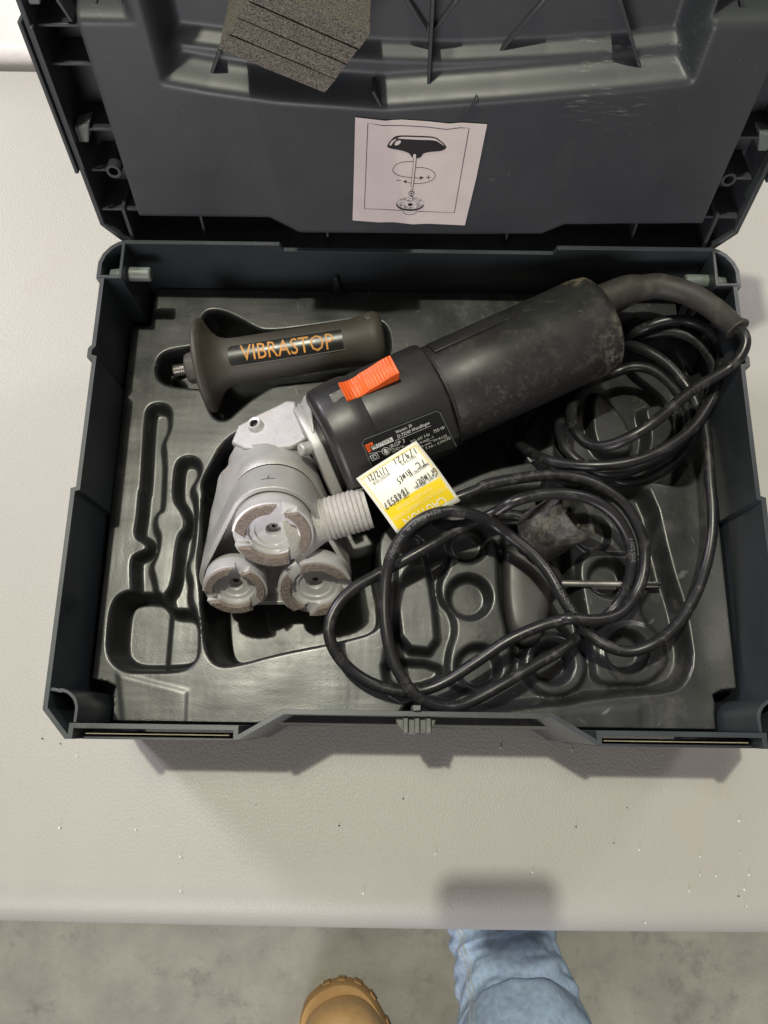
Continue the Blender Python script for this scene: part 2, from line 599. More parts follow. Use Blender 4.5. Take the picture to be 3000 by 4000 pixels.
def ring_wall(outer, th, z0, tops, closed=True):
    """vertical wall of given thickness along a plan path, to the LEFT (inside of a CCW path)"""
    n = len(outer)
    p = [np.asarray(q, float) for q in outer]
    inn = []
    for i in range(n):
        if closed or 0 < i < n - 1:
            a, b, c = p[(i - 1) % n], p[i], p[(i + 1) % n]
        elif i == 0:
            a, b, c = 2 * p[0] - p[1], p[0], p[1]
        else:
            a, b, c = p[n - 2], p[n - 1], 2 * p[n - 1] - p[n - 2]
        d1, d2 = b - a, c - b
        d1 /= np.linalg.norm(d1)
        d2 /= np.linalg.norm(d2)
        n1, n2 = np.array([-d1[1], d1[0]]), np.array([-d2[1], d2[0]])
        k = n1 + n2
        kl = max(np.dot(k, k) / 2, 0.35)
        inn.append(b + k / kl * th)
    mb = MB()
    v = []
    for i in range(n):
        v += [(*p[i], z0), (*p[i], tops[i]), (*inn[i], tops[i]), (*inn[i], z0)]
    f = []
    for i in range(n if closed else n - 1):
        j = (i + 1) % n
        for a, b in ((0, 1), (1, 2), (2, 3), (3, 0)):
            f.append((4 * i + a, 4 * j + a, 4 * j + b, 4 * i + b))
    if not closed:
        f += [(0, 1, 2, 3), tuple(4 * (n - 1) + q for q in (3, 2, 1, 0))]
    return mb.add(v, f)


def arr(*a):
    return np.array(a, float)


# ================================================================== SETTING
FLOOR = -0.60
fl = MB().box((-6, -6, FLOOR - 0.05), (12, 0, 0), (0, 12, 0), (0, 0, 0.05)).build('floor', 'concrete')
fl['kind'] = 'structure'

# bench with a padded vinyl top
bench = thing('bench', 'padded cream vinyl bench top under the open tool case', 'bench', (0, 0.2, FLOOR))
BY0, BY1 = -0.1300, 0.556
rr = 0.034
prof = []
for a in np.linspace(0, math.pi / 2, 9):                      # front edge, soft
    prof.append((BY0 + rr * 0.9 - rr * 0.9 * math.cos(a) if a < 9 else 0, -rr + rr * math.sin(a)))
nseg = 60
xs = np.linspace(-1.1, 1.1, 120)
sec = [(BY0 + 0.012, -0.075), (BY0 + 0.004, -0.06)] + prof + [(BY0 + 0.06 + (BY1 - 0.09 - BY0) * t, 0.0) for t in np.linspace(0, 1, 24)] + \
      [(BY1 - 0.012, -0.004), (BY1 - 0.003, -0.012), (BY1, -0.03), (BY1, -0.075)]
g = np.zeros((len(sec), len(xs), 3))
for i, (y, z) in enumerate(sec):
    for j, x in enumerate(xs):
        bow = 0.0016 * (1 - (x / 0.3) ** 2) if abs(x) < 0.6 else -0.0048
        wgt = max(0.0, 1 - (y - BY0) / 0.1)
        g[i, j] = (x, y - bow * wgt - 0.0, z + 0.0006 * mnoise.noise((x * 5, y * 5, 3.0)) * (1 if z > -0.01 and y > 0 and not (-0.22 < x < 0.22 and -0.02 < y < 0.32) else 0))
link('cushion', grid_mesh('cushion', g), 'vinyl', bench)
MB().box((-1.05, -0.08, FLOOR + 0.10), (2.1, 0, 0), (0, 0.56, 0), (0, 0, -FLOOR - 0.176)).build('frame', 'skin', bench, bevel=0.004)
for sx in (-1, 1):
    for yy in (-0.03, 0.40):
        MB().box((sx * 0.98 - 0.025, yy, FLOOR), (0.05, 0, 0), (0, 0.05, 0), (0, 0, 0.102)).build('leg', 'skin', bench, bevel=0.003)
bk = MB().box((-1.1, BY1 + 0.004, -0.07), (2.2, 0, 0), (0, 0.45, 0), (0, 0, 0.069))
bo = bk.build('rear_pad', 'whitevinyl', bench, bevel=0.012, segs=4)

# ================================================================== TOOL CASE
case = thing('tool_case', 'open charcoal plastic tool case lying on the bench with its lid up', 'tool case', (0, 0.14, 0.0))
TH = 0.0026
half = [(0.0705, 0.0045), (0.0935, -0.0088), (0.0965, -0.0088), (0.0965, -0.0040), (0.1805, -0.0040), (0.1805, -0.0095), (0.1845, -0.0095),
        (0.198, 0.0052), (0.198, 0.1245), (0.1982, 0.1275), (0.1952, 0.1285), (0.1952, 0.2085), (0.1985, 0.2095), (0.1985, 0.2155), (0.1965, 0.2180),
        (0.1965, 0.2620), (0.199, 0.2630), (0.199, 0.2745), (0.1968, 0.2805), (0.1925, 0.2860), (0.1880, 0.2890), (0.1835, 0.2905),
        (0.0870, 0.2905), (0.0850, 0.2903)]
tops = [RIM] * (len(half) - 1) + [RIM - 0.0055]
outer = half + [(-x, y) for x, y in half[::-1]]
tps = tops + tops[::-1]
base = ring_wall(outer, TH, 0.004, tps)
base.prism([(x * 0.985, 0.14 + (y - 0.14) * 0.985, 0.002) for x, y in outer], (0, 0, 0.004))
base_o = base.build('base_shell', 'shell', case, bevel=0.0007, segs=2)
# stiffening rib and drafted corner panels inside the back wall
for x0 in (-0.0545,):
    MB().prism([(x0, 0.2878, 0.092), (x0 + 0.0022, 0.2878, 0.092), (x0 + 0.0050, 0.2878, 0.06), (x0 - 0.0035, 0.2878, 0.06)], (0, -0.0045, 0)).build('wall_rib', 'shell', base_o, bevel=0.0004)
for sx in (-1, 1):
    # hinge housing: the two inner walls that close the back corner pocket
    hw = MB()
    path = [(sx * 0.1975, 0.2632), (sx * 0.1832, 0.2632), (sx * 0.1832, 0.2885)]
    if sx > 0:
        hw = ring_wall(path[::-1], 0.0022, 0.03, [RIM + 0.0004] * 3, closed=False)
    else:
        hw = ring_wall(path, 0.0022, 0.03, [RIM + 0.0004] * 3, closed=False)
    hw.build('hinge_housing', 'shell', case, bevel=0.0005)
    hp = MB()
    y0 = 0.2735
    hp.lathe((sx * 0.1835, y0, 0.1105), (-sx, 0, 0), [(0, 0.0044), (0.0135, 0.0044), (0.0145, 0.0036)], 20)
    hp.lathe((sx * 0.186, y0 - 0.002, 0.111), (sx, 0, 0), [(0, 0.0052), (0.008, 0.0042)], 8)
    hp.build('hinge_pin', 'greyplastic', case, bevel=0.0004)
    # curved front corner pocket
    q0 = P(190, 2684, RIM)
    q1 = P(299, 2744, RIM)
    q2 = P(293, 2846, RIM)
    a0 = arr(-0.1954, q0[1])
    a3 = arr(q2[0], -0.0012)
    pts = [a0, arr(q0[0] + 0.006, q0[1] - 0.0008)]
    cc = arr(q1[0] - 0.0105, q0[1] - 0.0118)
    for t in np.linspace(R(85), R(5), 9):
        pts.append(cc + arr(math.cos(t), math.sin(t)) * 0.0115)
    pts.append(a3)
    pts = [(sx * -p[0], p[1]) for p in pts]
    if sx < 0:
        pts = pts
    w = ring_wall(pts if sx > 0 else pts, 0.0018 * (1 if sx > 0 else -1), 0.03, [RIM - 0.0008] * len(pts), closed=False)
    w.build('corner_pocket', 'shell', case, bevel=0.0004)
    # label channel on the front: outer rail with a cream card behind it
    MB().box((sx * 0.1802, -0.0096, 0.03), (-sx * 0.0832, 0, 0), (0, 0.0015, 0), (0, 0, 0.080)).build('label_rail', 'shell', case, bevel=0.0004)
    MB().box((sx * 0.179, -0.0070, 0.03), (-sx * 0.078, 0, 0), (0, 0.0006, 0), (0, 0, 0.0790)).build('label_card', 'card', case)

# front latch: pin above the rim and ribbed tongue below it
lx = P(1627, 2790, RIM)[0]
lt = MB()
lt.box((lx - 0.0022, 0.0072, 0.10), (0.0044, 0, 0), (0, 0.0030, 0), (0, 0, 0.0258))
lo = lt.build('latch', 'latchplastic', case, bevel=0.0006)
oc = [(lx + 0.0125 * math.cos(a), 0.0046 - 0.0005, 0.1) for a in (0, 1)]
tg = MB()
pts = [(lx - 0.0108, 0.0042, 0.113), (lx + 0.0108, 0.0042, 0.113)] + [(lx + 0.0108 * math.cos(t), 0.0028 - 0.0080 * math.sin(t), 0.113) for t in np.linspace(0.1, math.pi - 0.1, 9)]
tg.prism(pts, (0, 0, -0.003))
tg.build('latch_tongue', 'latchplastic', case, bevel=0.0006)
for k in (-0.0078, -0.0010, 0.0058):
    MB().box((lx + k * 0.9, -0.0044, 0.1128), (0.0030, 0, 0), (0, 0.0088, 0), (0, 0, 0.0035)).build('latch_rib', 'latchplastic', case, bevel=0.0006)

# ------------------------------------------------------------------ lid
LEAN = R(15.0)
LO = arr(0, 0.2935, 0.1135)
LV = arr(0, math.sin(LEAN), math.cos(LEAN))
LN = arr(0, -math.cos(LEAN), math.sin(LEAN))
LX = arr(1, 0, 0)


def lw(x, v, n):
    return LO + LX * x + LV * v + LN * n


def LP(u, v, n=0.0):
    q = onplane(u, v, LO + LN * n, LN) - LO
    return arr(q[0], np.dot(q, LV))


def LW(px, n):
    x, v = LP(px[0], px[1], n)
    return lw(x, v, n)


PN = 0.004
nx_, nv_ = 398, 300
gx = np.linspace(-0.1975, 0.1975, nx_)
gv = np.linspace(-0.008, 0.297, nv_)
X, V = np.meshgrid(gx, gv)
panel = [LP(*c1(590, 945), PN), LP(*c1(1160, 955), PN), LP(*c1(1290, 1020), PN), LP(*c2(0, 1022), PN), LP(*c2(680, 1025), PN), LP(*c2(780, 985), PN), LP(*c2(1385, 980), PN)]
xr = panel[-1][0]
xl = panel[0][0]
panel += [arr(xr, 0.20), arr(xr, 0.255), arr(xl, 0.255), arr(xl, 0.20)]
H = np.full(X.shape, -0.030)
sd = sdf(X, V, panel)
H = H + (PN + 0.030) * smooth01(0.5 - sd / 0.0030)
# handle-side recess between the two arms of the panel, two sloped steps behind a curved edge
arc = [c1(688, 372), c1(900, 410), c1(1200, 452), c2(0, 486), c2(500, 452), c2(1000, 408), c2(1345, 372)]
a1 = [LP(*q, PN) for q in arc]
rec = a1 + [arr(a1[-1][0] + 0.004, 0.30), arr(a1[0][0] - 0.004, 0.30)]
sd = sdf(X, V, rec)
t = smooth01((-sd) / 0.013)
H = np.where(sd < 0, H * (1 - t) + (-0.011) * t, H)
arc2 = [c1(715, 190), c1(1100, 235), c1(1659, 270), c2(300, 280), c2(700, 262), c2(1000, 240), c2(1310, 205)]
a2 = [LP(*q, -0.011) for q in arc2]
rec2 = a2 + [arr(a2[-1][0], 0.30), arr(a2[0][0], 0.30)]
sd = sdf(X, V, rec2)
t = smooth01((-sd) / 0.008)
H = np.where(sd < 0, H * (1 - t) + (-0.019) * t, H)
# arms fall away above their top edge
for xa, xb, px in ((xl, a1[0][0] - 0.004, c1(500, 112)), (a1[-1][0] + 0.004, xr, c2(1550, 130))):
    vt = LP(*px, PN)[1]
    sdb = np.maximum(np.maximum(xa - 0.01 - X, X - xb - 0.001), vt - V)
    t = smooth01((-sdb) / 0.016)
    H = np.where((sdb < 0), H * (1 - t) + (-0.024) * t, H)
H = blur(H, 2)
H += 0.00035 * np.sin(X * 30 + 1) * np.cos(V * 24)
G = LO + X[..., None] * LX + V[..., None] * LV + H[..., None] * LN
lid_shell = MB()
HW, HT = 0.1985, 0.298
out = [(-HW + 0.020, -0.010), (HW - 0.020, -0.010), (HW, 0.014), (HW, HT - 0.02), (HW - 0.02, HT), (-HW + 0.02, HT), (-HW, HT - 0.02), (-HW, 0.014)]
inn = [(-HW + 0.021, -0.007), (HW - 0.021, -0.007), (HW - 0.003, 0.015), (HW - 0.003, HT - 0.021), (HW - 0.021, HT - 0.003), (-HW + 0.021, HT - 0.003), (-HW + 0.003, HT - 0.021), (-HW + 0.003, 0.015)]
loops = [[lw(x, v, n) for x, v in o_] for o_, n in ((inn, -0.032), (inn, 0.0), (out, 0.0), (out, -0.036))]
lid_shell.loft(loops, cap=False)
lid_shell.add([lw(x, v, -0.036) for x, v in out], [tuple(range(8))])
lid_o = lid_shell.build('lid', 'lid', case, bevel=0.0006)
link('lid_panel', grid_mesh('lid_panel', G), 'lid', lid_o)


def lrib(pa, pb, n0, n1, th=0.0016, px=True, mat='lid'):
    """thin rib standing from n0 to n1 between two photo points (measured on its top edge) or (x, v) points"""
    a = LP(*pa, n1) if px else arr(*pa)
    b = LP(*pb, n1) if px else arr(*pb)
    d = b - a
    d /= np.linalg.norm(d)
    s_ = arr(-d[1], d[0]) * th / 2
    pts = [a - s_, b - s_, b + s_, a + s_]
    return MB().prism([lw(p[0], p[1], n0) for p in pts], LN * (n1 - n0)).build('rib', mat, lid_o, bevel=0.0003, segs=1)


# cross ribs in the side channels
for v_ in (0.0,):
    pass
for px in (c1(300, 120), c1(355, 288), c1(455, 570), c1(560, 897)):
    v = LP(*px, -0.004)[1]
    lrib((-HW + 0.004, v), (xl + 0.001, v), -0.030, -0.006 if px[1] < 700 else -0.002, px=False)
    lrib((HW - 0.004, v), (xr - 0.001, v), -0.030, -0.006 if px[1] < 700 else -0.002, px=False)
# ribs in the bottom channel
for px in (c1(870, 960), c1(1415, 1030), c2(530, 1035), c2(1090, 985)):
    x = LP(*px, -0.004)[0]
    lrib((x, 0.003), (x, LP(*px, PN)[1] + 0.001), -0.030, -0.005, px=False)
# screw bosses with a web
for sx, px in ((-1, c1(490, 742)), (1, c2(1490, 778))):
    q = LP(*px, -0.002)
    mb = MB()
    cpt = lw(q[0], q[1], -0.031)
    prof_ = [(0, 0.0046), (0.029, 0.0042), (0.029, 0.0027), (0.012, 0.0025)]
    mb.lathe(cpt, LN, prof_, 20)
    mb.build('screw_boss', 'lid', lid_o)
    lrib((sx * (HW - 0.006), q[1]), (q[0] + sx * 0.004, q[1]), -0.030, -0.003, 0.0012, px=False)
# side clips
for sx in (-1, 1):
    for px in ((c1(355, 640), c1(375, 610)), (c1(95, 45), c1(130, 0))):
        v = LP(*px[0], 0)[1]
        a = arr(sx * (HW - 0.0035), v)
        pts = [a, a + arr(-sx * 0.0055, 0), a + arr(-sx * 0.0095, 0.012), a + arr(0, 0.009)]
        MB().prism([lw(p[0], p[1], -0.016) for p in pts], LN * 0.011).build('clip', 'greyplastic', lid_o, bevel=0.0008)
    # outer side rail (the lighter strip on the lid's flank) between the two grip steps
    v0, v1 = LP(*c1(340, 742), 0)[1], LP(*c1(100, 85), 0)[1]
    MB().box(lw(sx * (HW + 0.0002), v0, -0.034), LX * sx * 0.0022, LV * (v1 - v0), LN * 0.036).build('side_rail', 'lid', lid_o, bevel=0.0005)
    MB().box(lw(sx * (HW - 0.0032), v0 + 0.004, 0.0), LX * -sx * 0.0016, LV * (v1 - v0 - 0.006), LN * 0.003).build('side_rail', 'lid', lid_o, bevel=0.0004)
    # hinge strut between lid and base
    MB().prism([lw(sx * 0.1795, 0.028, -0.02), lw(sx * 0.1815, 0.028, -0.02), lw(sx * 0.1815, 0.0, -0.02), lw(sx * 0.1795, 0.0, -0.02)], LN * 0.021).build('hinge_strut', 'lid', lid_o)
# ribs radiating in the recess field
F0 = -0.020
for pa, pb, top in ((c1(950, 225), c1(903, 345), -0.004), (c2(212, 0), c2(190, 420), -0.006), (c2(1018, 0), c2(1130, 372), -0.005),
                    (c2(95, 0), c2(182, 135), -0.015), (c2(320, 0), c2(215, 135), -0.015), (c2(700, 0), c2(470, 262), -0.015),
                    (c2(405, 430), c2(330, 522), PN + 0.0006), (c1(1610, 395), c1(1650, 470), PN - 0.001)):
    lrib(pa, pb, F0, top, 0.0017)
# ribs above the arms
for px in ((c1(415, 0), c1(390, 55)), (c1(525, 0), c1(505, 55)), (c1(640, 0), c1(620, 45)), (c2(1400, 0), c2(1450, 85)), (c2(1545, 0), c2(1565, 90)), (c1(245, 0), c1(310, 95))):
    lrib(px[0], px[1], -0.025, -0.004, 0.0016)
# moulded ejector rings, faint
for px in (c1(815, 490), c1(1105, 492), c2(500, 195), c2(940, 160)):
    q = LP(*px, PN)
    n_ = PN if px[1] > 380 else -0.011
    if px[1] < 380:
        continue
    ringpts = [lw(q[0] + 0.0055 * math.cos(t), q[1] + 0.0055 * math.sin(t), n_ - 0.0001) for t in np.linspace(0.4, 4.2, 18)]
    MB().tube(ringpts, 0.00022, 6).build('moulded_ring', 'lid', lid_o)

# ------------------------------------------------------------------ instruction sticker on the lid
SN = PN + 0.0006
sc_ = [cst(208, 88), cst(480, 120), cst(640, 112), cst(900, 130), cst(1080, 150), cst(1200, 140), cst(1428, 155), cst(1330, 640), cst(1222, 1088), cst(880, 1072), cst(740, 1078), cst(560, 1058), cst(420, 1060), cst(183, 1042), cst(197, 560)]
st_pts = [LW(q, SN) for q in sc_]
sticker = MB().prism(st_pts, LN * 0.0003).build('instruction_sticker', 'paper', case, smooth=False)
INK = SN + 0.00045


def ink_poly(name, pts, mat='ink', n=INK, smooth=True, parent=sticker):
    w_ = [LW(cst(*p), n) for p in pts]
    if smooth:
        w_ = spline(w_, 5, True)
    me = pymesh(name, w_, [tuple(range(len(w_)))], fix=False)
    return link(name, me, mat, parent, smooth=False)


def ink_line(name, pts, w, mat='ink', n=INK, smooth=False, closed=False):
    p_ = [LW(cst(*p), n) for p in pts]
    if smooth:
        p_ = spline(p_, 8, closed)
    if closed:
        p_ = p_ + [p_[0]]
    v, f = ribbon(p_, w, LN)
    return link(name, pymesh(name, v, f, fix=False), mat, sticker, smooth=False)


PX = 0.00013 / 1.0                                # about one photo pixel at the lid, in metres
lw_ = 0.00042
ink_line('frame_line', [(640, 953), (292, 937), (325, 145), (460, 168), (640, 168), (880, 182), (1050, 204), (1180, 188), (1262, 192), (1125, 974), (788, 962)], lw_, 'violetink')
ink_poly('drawn_handle', [(506, 350), (540, 300), (600, 262), (760, 262), (930, 272), (1000, 310), (1048, 358), (1040, 385), (990, 404), (900, 412), (840, 428), (815, 460), (775, 470), (735, 462), (705, 425), (640, 400), (560, 385), (515, 372)], n=INK)
ink_poly('drawn_highlight', [(600, 285), (640, 272), (780, 275), (930, 284), (985, 312), (1035, 355), (1000, 335), (940, 305), (780, 298), (640, 290)], 'paper', INK + 0.00012)
ink_poly('drawn_highlight', [(524, 345), (545, 310), (590, 290), (560, 322), (540, 350)], 'paper', INK + 0.00012)
ink_poly('drawn_highlight', [(572, 345), (590, 312), (625, 305), (628, 325), (600, 348)], 'paper', INK + 0.00012)
ink_poly('drawn_shaft', [(738, 465), (740, 432), (758, 424), (774, 432), (776, 470), (752, 690), (746, 735), (720, 735), (726, 690), (748, 470)], 'ink', INK + 0.0002, smooth=False)
ink_poly('drawn_shaft', [(742, 463), (744, 436), (758, 429), (770, 436), (770, 470), (746, 690), (741, 732), (726, 732), (731, 690), (752, 470)], 'paper', INK + 0.0003, smooth=False)
ink_poly('drawn_tip', [(722, 737), (746, 737), (744, 770), (722, 768)], 'speckle', INK + 0.0003, smooth=False)
ink_line('turn_arrow_line', [(748, 502), (680, 502), (600, 522), (556, 570), (575, 610), (640, 638), (760, 652), (805, 654)], lw_ * 0.8, smooth=True)
ink_line('turn_arrow_line', [(770, 556), (850, 560), (925, 590), (948, 635), (915, 675), (840, 700), (740, 703), (680, 688)], lw_ * 0.8, smooth=True)
ink_poly('arrow_head', [(808, 636), (844, 650), (806, 668)], smooth=False)
ink_poly('arrow_head', [(682, 672), (650, 684), (680, 702)], smooth=False)
ink_line('minus_sign', [(590, 674), (632, 676)], lw_ * 0.9)
ink_line('plus_sign', [(864, 646), (906, 648)], lw_ * 0.9)
ink_line('plus_sign', [(886, 628), (884, 666)], lw_ * 0.9)
el = lambda cx_, cy_, rx, ry, n_=24: [(cx_ + rx * math.cos(t), cy_ + ry * math.sin(t)) for t in np.linspace(0, 2 * math.pi, n_, endpoint=False)]
ink_line('drawn_ring', el(712, 962, 62, 32), lw_ * 0.7, closed=True)
ink_poly('drawn_disc', el(716, 898, 130, 60), 'ink', INK + 0.0001, smooth=False)
ink_poly('drawn_disc', el(718, 888, 125, 54), 'speckle', INK + 0.0002, smooth=False)
ink_poly('drawn_disc_centre', [(664, 885), (690, 868), (720, 872), (750, 866), (770, 880), (755, 905), (715, 920), (678, 910)], 'paper', INK + 0.0003)
ink_poly('drawn_disc_centre', [(694, 893), (712, 886), (740, 892), (735, 905), (712, 914), (698, 905)], 'ink', INK + 0.0004)
ink_poly('drawn_screw', [(710, 815), (742, 815), (734, 876), (708, 872)], 'speckle', INK + 0.0004, smooth=False)
ink_poly('drawn_screw', el(727, 798, 27, 21, 14), 'ink', INK + 0.0005, smooth=False)
ink_poly('drawn_screw', el(727, 797, 22, 16, 14), 'paper', INK + 0.0006, smooth=False)
ink_poly('drawn_screw', el(728, 797, 11, 8, 7), 'ink', INK + 0.0007, smooth=False)

# ------------------------------------------------------------------ foam block on the lid
fo = thing('foam_block', 'grey-brown foam block of four stacked slabs stuck inside the case lid', 'foam block', tuple(LW(cfo(700, 300), 0.0)))
FNn = 0.030
A_, B_, Cc_ = (LP(*cfo(*q), FNn) for q in ((285, 352), (1050, 668), (1380, 240)))
ea = (B_ - A_)
eb = (Cc_ - B_)
eb = eb * 1.0
for k in range(4):
    o_ = A_ + eb * (k / 4.0)
    l_ = 0.93
    corners = [o_, o_ + ea, o_ + ea + eb * 0.25 * l_, o_ + eb * 0.25 * l_]
    corners = [c_ + arr(random.uniform(-.0004, .0004), 0) for c_ in corners]
    bm = bmesh.new()
    nu, nv2, nw = 34, 7, 30
    me = bpy.data.meshes.new('layer')
    bmesh.ops.create_cube(bm, size=1.0)
    bmesh.ops.subdivide_edges(bm, edges=bm.edges, cuts=15, use_grid_fill=True)
    for v in bm.verts:
        u_, w_, n_ = v.co.x + .5, v.co.y + .5, v.co.z + .5
        p2 = corners[0] * (1 - u_) * (1 - w_) + corners[1] * u_ * (1 - w_) + corners[2] * u_ * w_ + corners[3] * (1 - u_) * w_
        q = lw(p2[0], p2[1], -0.021 + n_ * (FNn + 0.021))
        jit = mnoise.noise_vector((q[0] * 900, q[1] * 900, q[2] * 900)) * 0.00022
        v.co = (q[0] + jit.x, q[1] + jit.y, q[2] + jit.z)
    bm.to_mesh(me)
    bm.free()
    link('layer', me, 'foam', fo)

# ------------------------------------------------------------------ moulded tray
T = 0.072
A2 = 0.0575                                              # level of the accessory compartment
step = 0.00062
gx = np.arange(-0.1925, 0.1925 + step, step)
gy = np.arange(-0.0015, 0.2885, step)
X, Y = np.meshgrid(gx, gy)
Hh = np.full(X.shape, T)


def PT(pts, z=T, it=2):
    p = [P(u, v, z)[:2] for u, v in pts]
    return chaikin(p, it) if it else p


def carve(poly, floor, w, tilt=0.0):
    global Hh
    sd = sdf(X, Y, poly)
    t = smooth01(-sd / w + 0.25)
    Hh = Hh * (1 - t) + floor * t


def disc(px, z, r):
    c_ = P(px[0], px[1], z)[:2]
    return [c_ + r * arr(math.cos(t), math.sin(t)) for t in np.linspace(0, 2 * math.pi, 28, endpoint=False)]


# side handle pocket
carve(PT([ch(*q) for q in ((20, 560), (45, 480), (120, 445), (290, 425), (295, 330), (330, 195), (430, 190), (560, 250), (640, 300), (730, 332), (1000, 300), (1400, 240), (1520, 290), (1530, 520), (1200, 622), (830, 648), (760, 668), (640, 745), (540, 825), (470, 892), (400, 882), (355, 800), (330, 685), (210, 678), (80, 660), (30, 620))], it=2), 0.040, 0.006)
# raised tongue in the bolt slot
carve(PT([ch(105, 690), ch(110, 640), ch(150, 610), ch(185, 640), ch(185, 690)], 0.05), 0.060, 0.004)
# slots for spanners
slotA = [c3(780, 1200), c3(800, 1140), c3(860, 1122), c3(925, 1140), c3(940, 1200), c3(932, 1290), c3(885, 1375), c3(905, 1470), c3(895, 1700), c3(885, 1825), c3b(870, 150), c3b(835, 200), c3b(840, 270), c3b(868, 315), c3b(850, 440), c3b(805, 520), c3b(832, 600), c3b(842, 670),
         c3b(860, 760), c3b(700, 760), c3b(690, 660), c3b(685, 470), c3b(720, 440), c3b(792, 415), c3b(785, 360), c3b(705, 325), c3b(728, 200), c3b(745, 0), c3(752, 1700)]
slotB = [c3(970, 1560), c3(990, 1490), c3(1050, 1465), c3(1120, 1485), c3(1138, 1550), c3(1118, 1610), c3(1075, 1665), c3(1105, 1740), c3(1110, 1825), c3b(1085, 430), c3b(1040, 520), c3b(1075, 620), c3b(1062, 740), c3b(1120, 850), c3b(930, 830), c3b(890, 715), c3b(955, 650), c3b(985, 320),
         c3b(1032, 280), c3b(1040, 215), c3b(1005, 140), c3(960, 1740)]
carve(PT(slotA), T - 0.011, 0.005)
carve(PT(slotB), T - 0.011, 0.005)
# square pocket under the slots
carve(PT([c3b(*q) for q in ((560, 790), (600, 710), (690, 680), (850, 690), (900, 740), (930, 790), (1060, 795), (1115, 850), (1118, 1000), (1105, 1120), (1030, 1188), (800, 1195), (640, 1190), (560, 1130), (535, 1050), (545, 900))]), 0.046, 0.006)
xs_ = P(*c3b(935, 1000), 0.048)[0]
yy_ = P(*c3b(935, 800), 0.048)[1]
Hh = np.where((Hh < 0.0495) & (Y < yy_) & (Y > 0.02) & (X < -0.12) & (X > -0.18), Hh + 0.0022 * smooth01((X - xs_) / 0.0015 + 0.5), Hh)
# grinder compartment
grind = [c3(1300, 1350), c3(1200, 1540), c3(1150, 1625), c3(1165, 1720), (792, 1960), (790, 2080), (776, 2200), (790, 2300), (794, 2400), (805, 2530), (840, 2590), (902, 2597), (1100, 2542), (1320, 2502), (1492, 2455), (1500, 2330),
         (1470, 2200), (1480, 2060), (1700, 1925), (1900, 1830), (2060, 1800), (2200, 1760), (2330, 1560), (2420, 1300), (2380, 1180), (2200, 1190), (1900, 1290), (1620, 1420), (1500, 1560), (1250, 1620), (1050, 1640)]
carve(PT(grind, it=2), 0.013, 0.006)
# cord compartment in the back right corner
cordc = [(2010, 1660), (2150, 1500), (2350, 1260), (2500, 1240), (2640, 1270), (2720, 1370), (2750, 1560), (2740, 1800), (2700, 1900), (2560, 1880), (2450, 1850), (2300, 1830), (2120, 1820)]
carve(PT(cordc), 0.040, 0.008)
# curved step in it
st = [c4(620, 900), c4(760, 1010), c4(850, 1130), c4(880, 1240), c4(860, 1330), c4(660, 1330), c4(600, 1150)]
carve(PT(st, 0.05), 0.050, 0.004)
carve(PT([c4(1040, 640), c4(1120, 690), c4(1210, 790), c4(1250, 870), c4(1180, 900), c4(1100, 760)], 0.055), 0.056, 0.004)
carve(PT([c4(900, 1050), c4(960, 1020), c4(1100, 1010), c4(1125, 1200), c4(1000, 1330), c4(920, 1330), c4(950, 1200)], 0.05), 0.052, 0.004)
# accessory compartment with disc holders
acc = [(1560, 2080), (1700, 1985), (1850, 1925), (2100, 1900), (2300, 1905), (2480, 1895), c6(985, 185), c6(1080, 610), c6(1160, 850), c6(1190, 1000), c6(1215, 1180), c6(1170, 1300), c6(1090, 1358), c6(800, 1380), c6(600, 1402), c6(480, 1430), c6(300, 1440), c6(0, 1485), (1780, 2772), (1650, 2735), (1540, 2735), (1495, 2650), (1510, 2520), (1540, 2430)]
carve(PT(acc, it=1), A2, 0.007)
# plateau with flared end at the left of the compartment
carve(PT([c5(*q) for q in ((600, 470), (740, 465), (775, 600), (835, 880), (868, 1255), (595, 1228), (560, 900))], T - 0.003, 1), T - 0.002, 0.004)
carve(PT([c5(*q) for q in ((480, 1290), (860, 1310), (875, 1420), (700, 1480), (520, 1470))], 0.055, 1), 0.050, 0.004)
# holder plate (a little proud) with wavy left edge
plate1 = [c5(*q) for q in ((930, 590), (1100, 560), (1240, 470), (1250, 900), (1300, 1090), (1350, 1330), (1270, 1450), (1100, 1500), (960, 1510), (890, 1400), (900, 1240), (950, 1110), (920, 980), (850, 920), (835, 800), (900, 690))]
carve(PT(plate1, A2), A2 + 0.005, 0.004)
plate2 = [c6(*q) for q in ((500, 560), (700, 540), (960, 560), (980, 760), (900, 850), (920, 930), (1040, 1050), (1080, 1180), (1000, 1290), (850, 1330), (620, 1330), (600, 1150), (560, 900))]
carve(PT(plate2, A2), A2 + 0.005, 0.004)
# trough for the screwdriver handle
carve(PT([c6(*q) for q in ((85, 460), (120, 380), (420, 390), (480, 480), (500, 700), (560, 900), (590, 1080), (600, 1180), (200, 1190), (150, 1100), (110, 900))], A2), 0.047, 0.005)
for px, r in ((c6(390, 1200), 0.0205), (c6(850, 1140), 0.0200)):
    carve(disc(px, A2, r), A2 + 0.006, 0.004)
for px, r in ((c5(1050, 880), 0.0140), (c5(1110, 1335), 0.0138), (c5(1040, 530), 0.013), (c6(720, 690), 0.0125), (c6(390, 1195), 0.0125), (c6(830, 1120), 0.0130), (c6(640, 420), 0.012)):
    carve(disc(px, A2 + 0.005, r), A2 - 0.007, 0.0045)
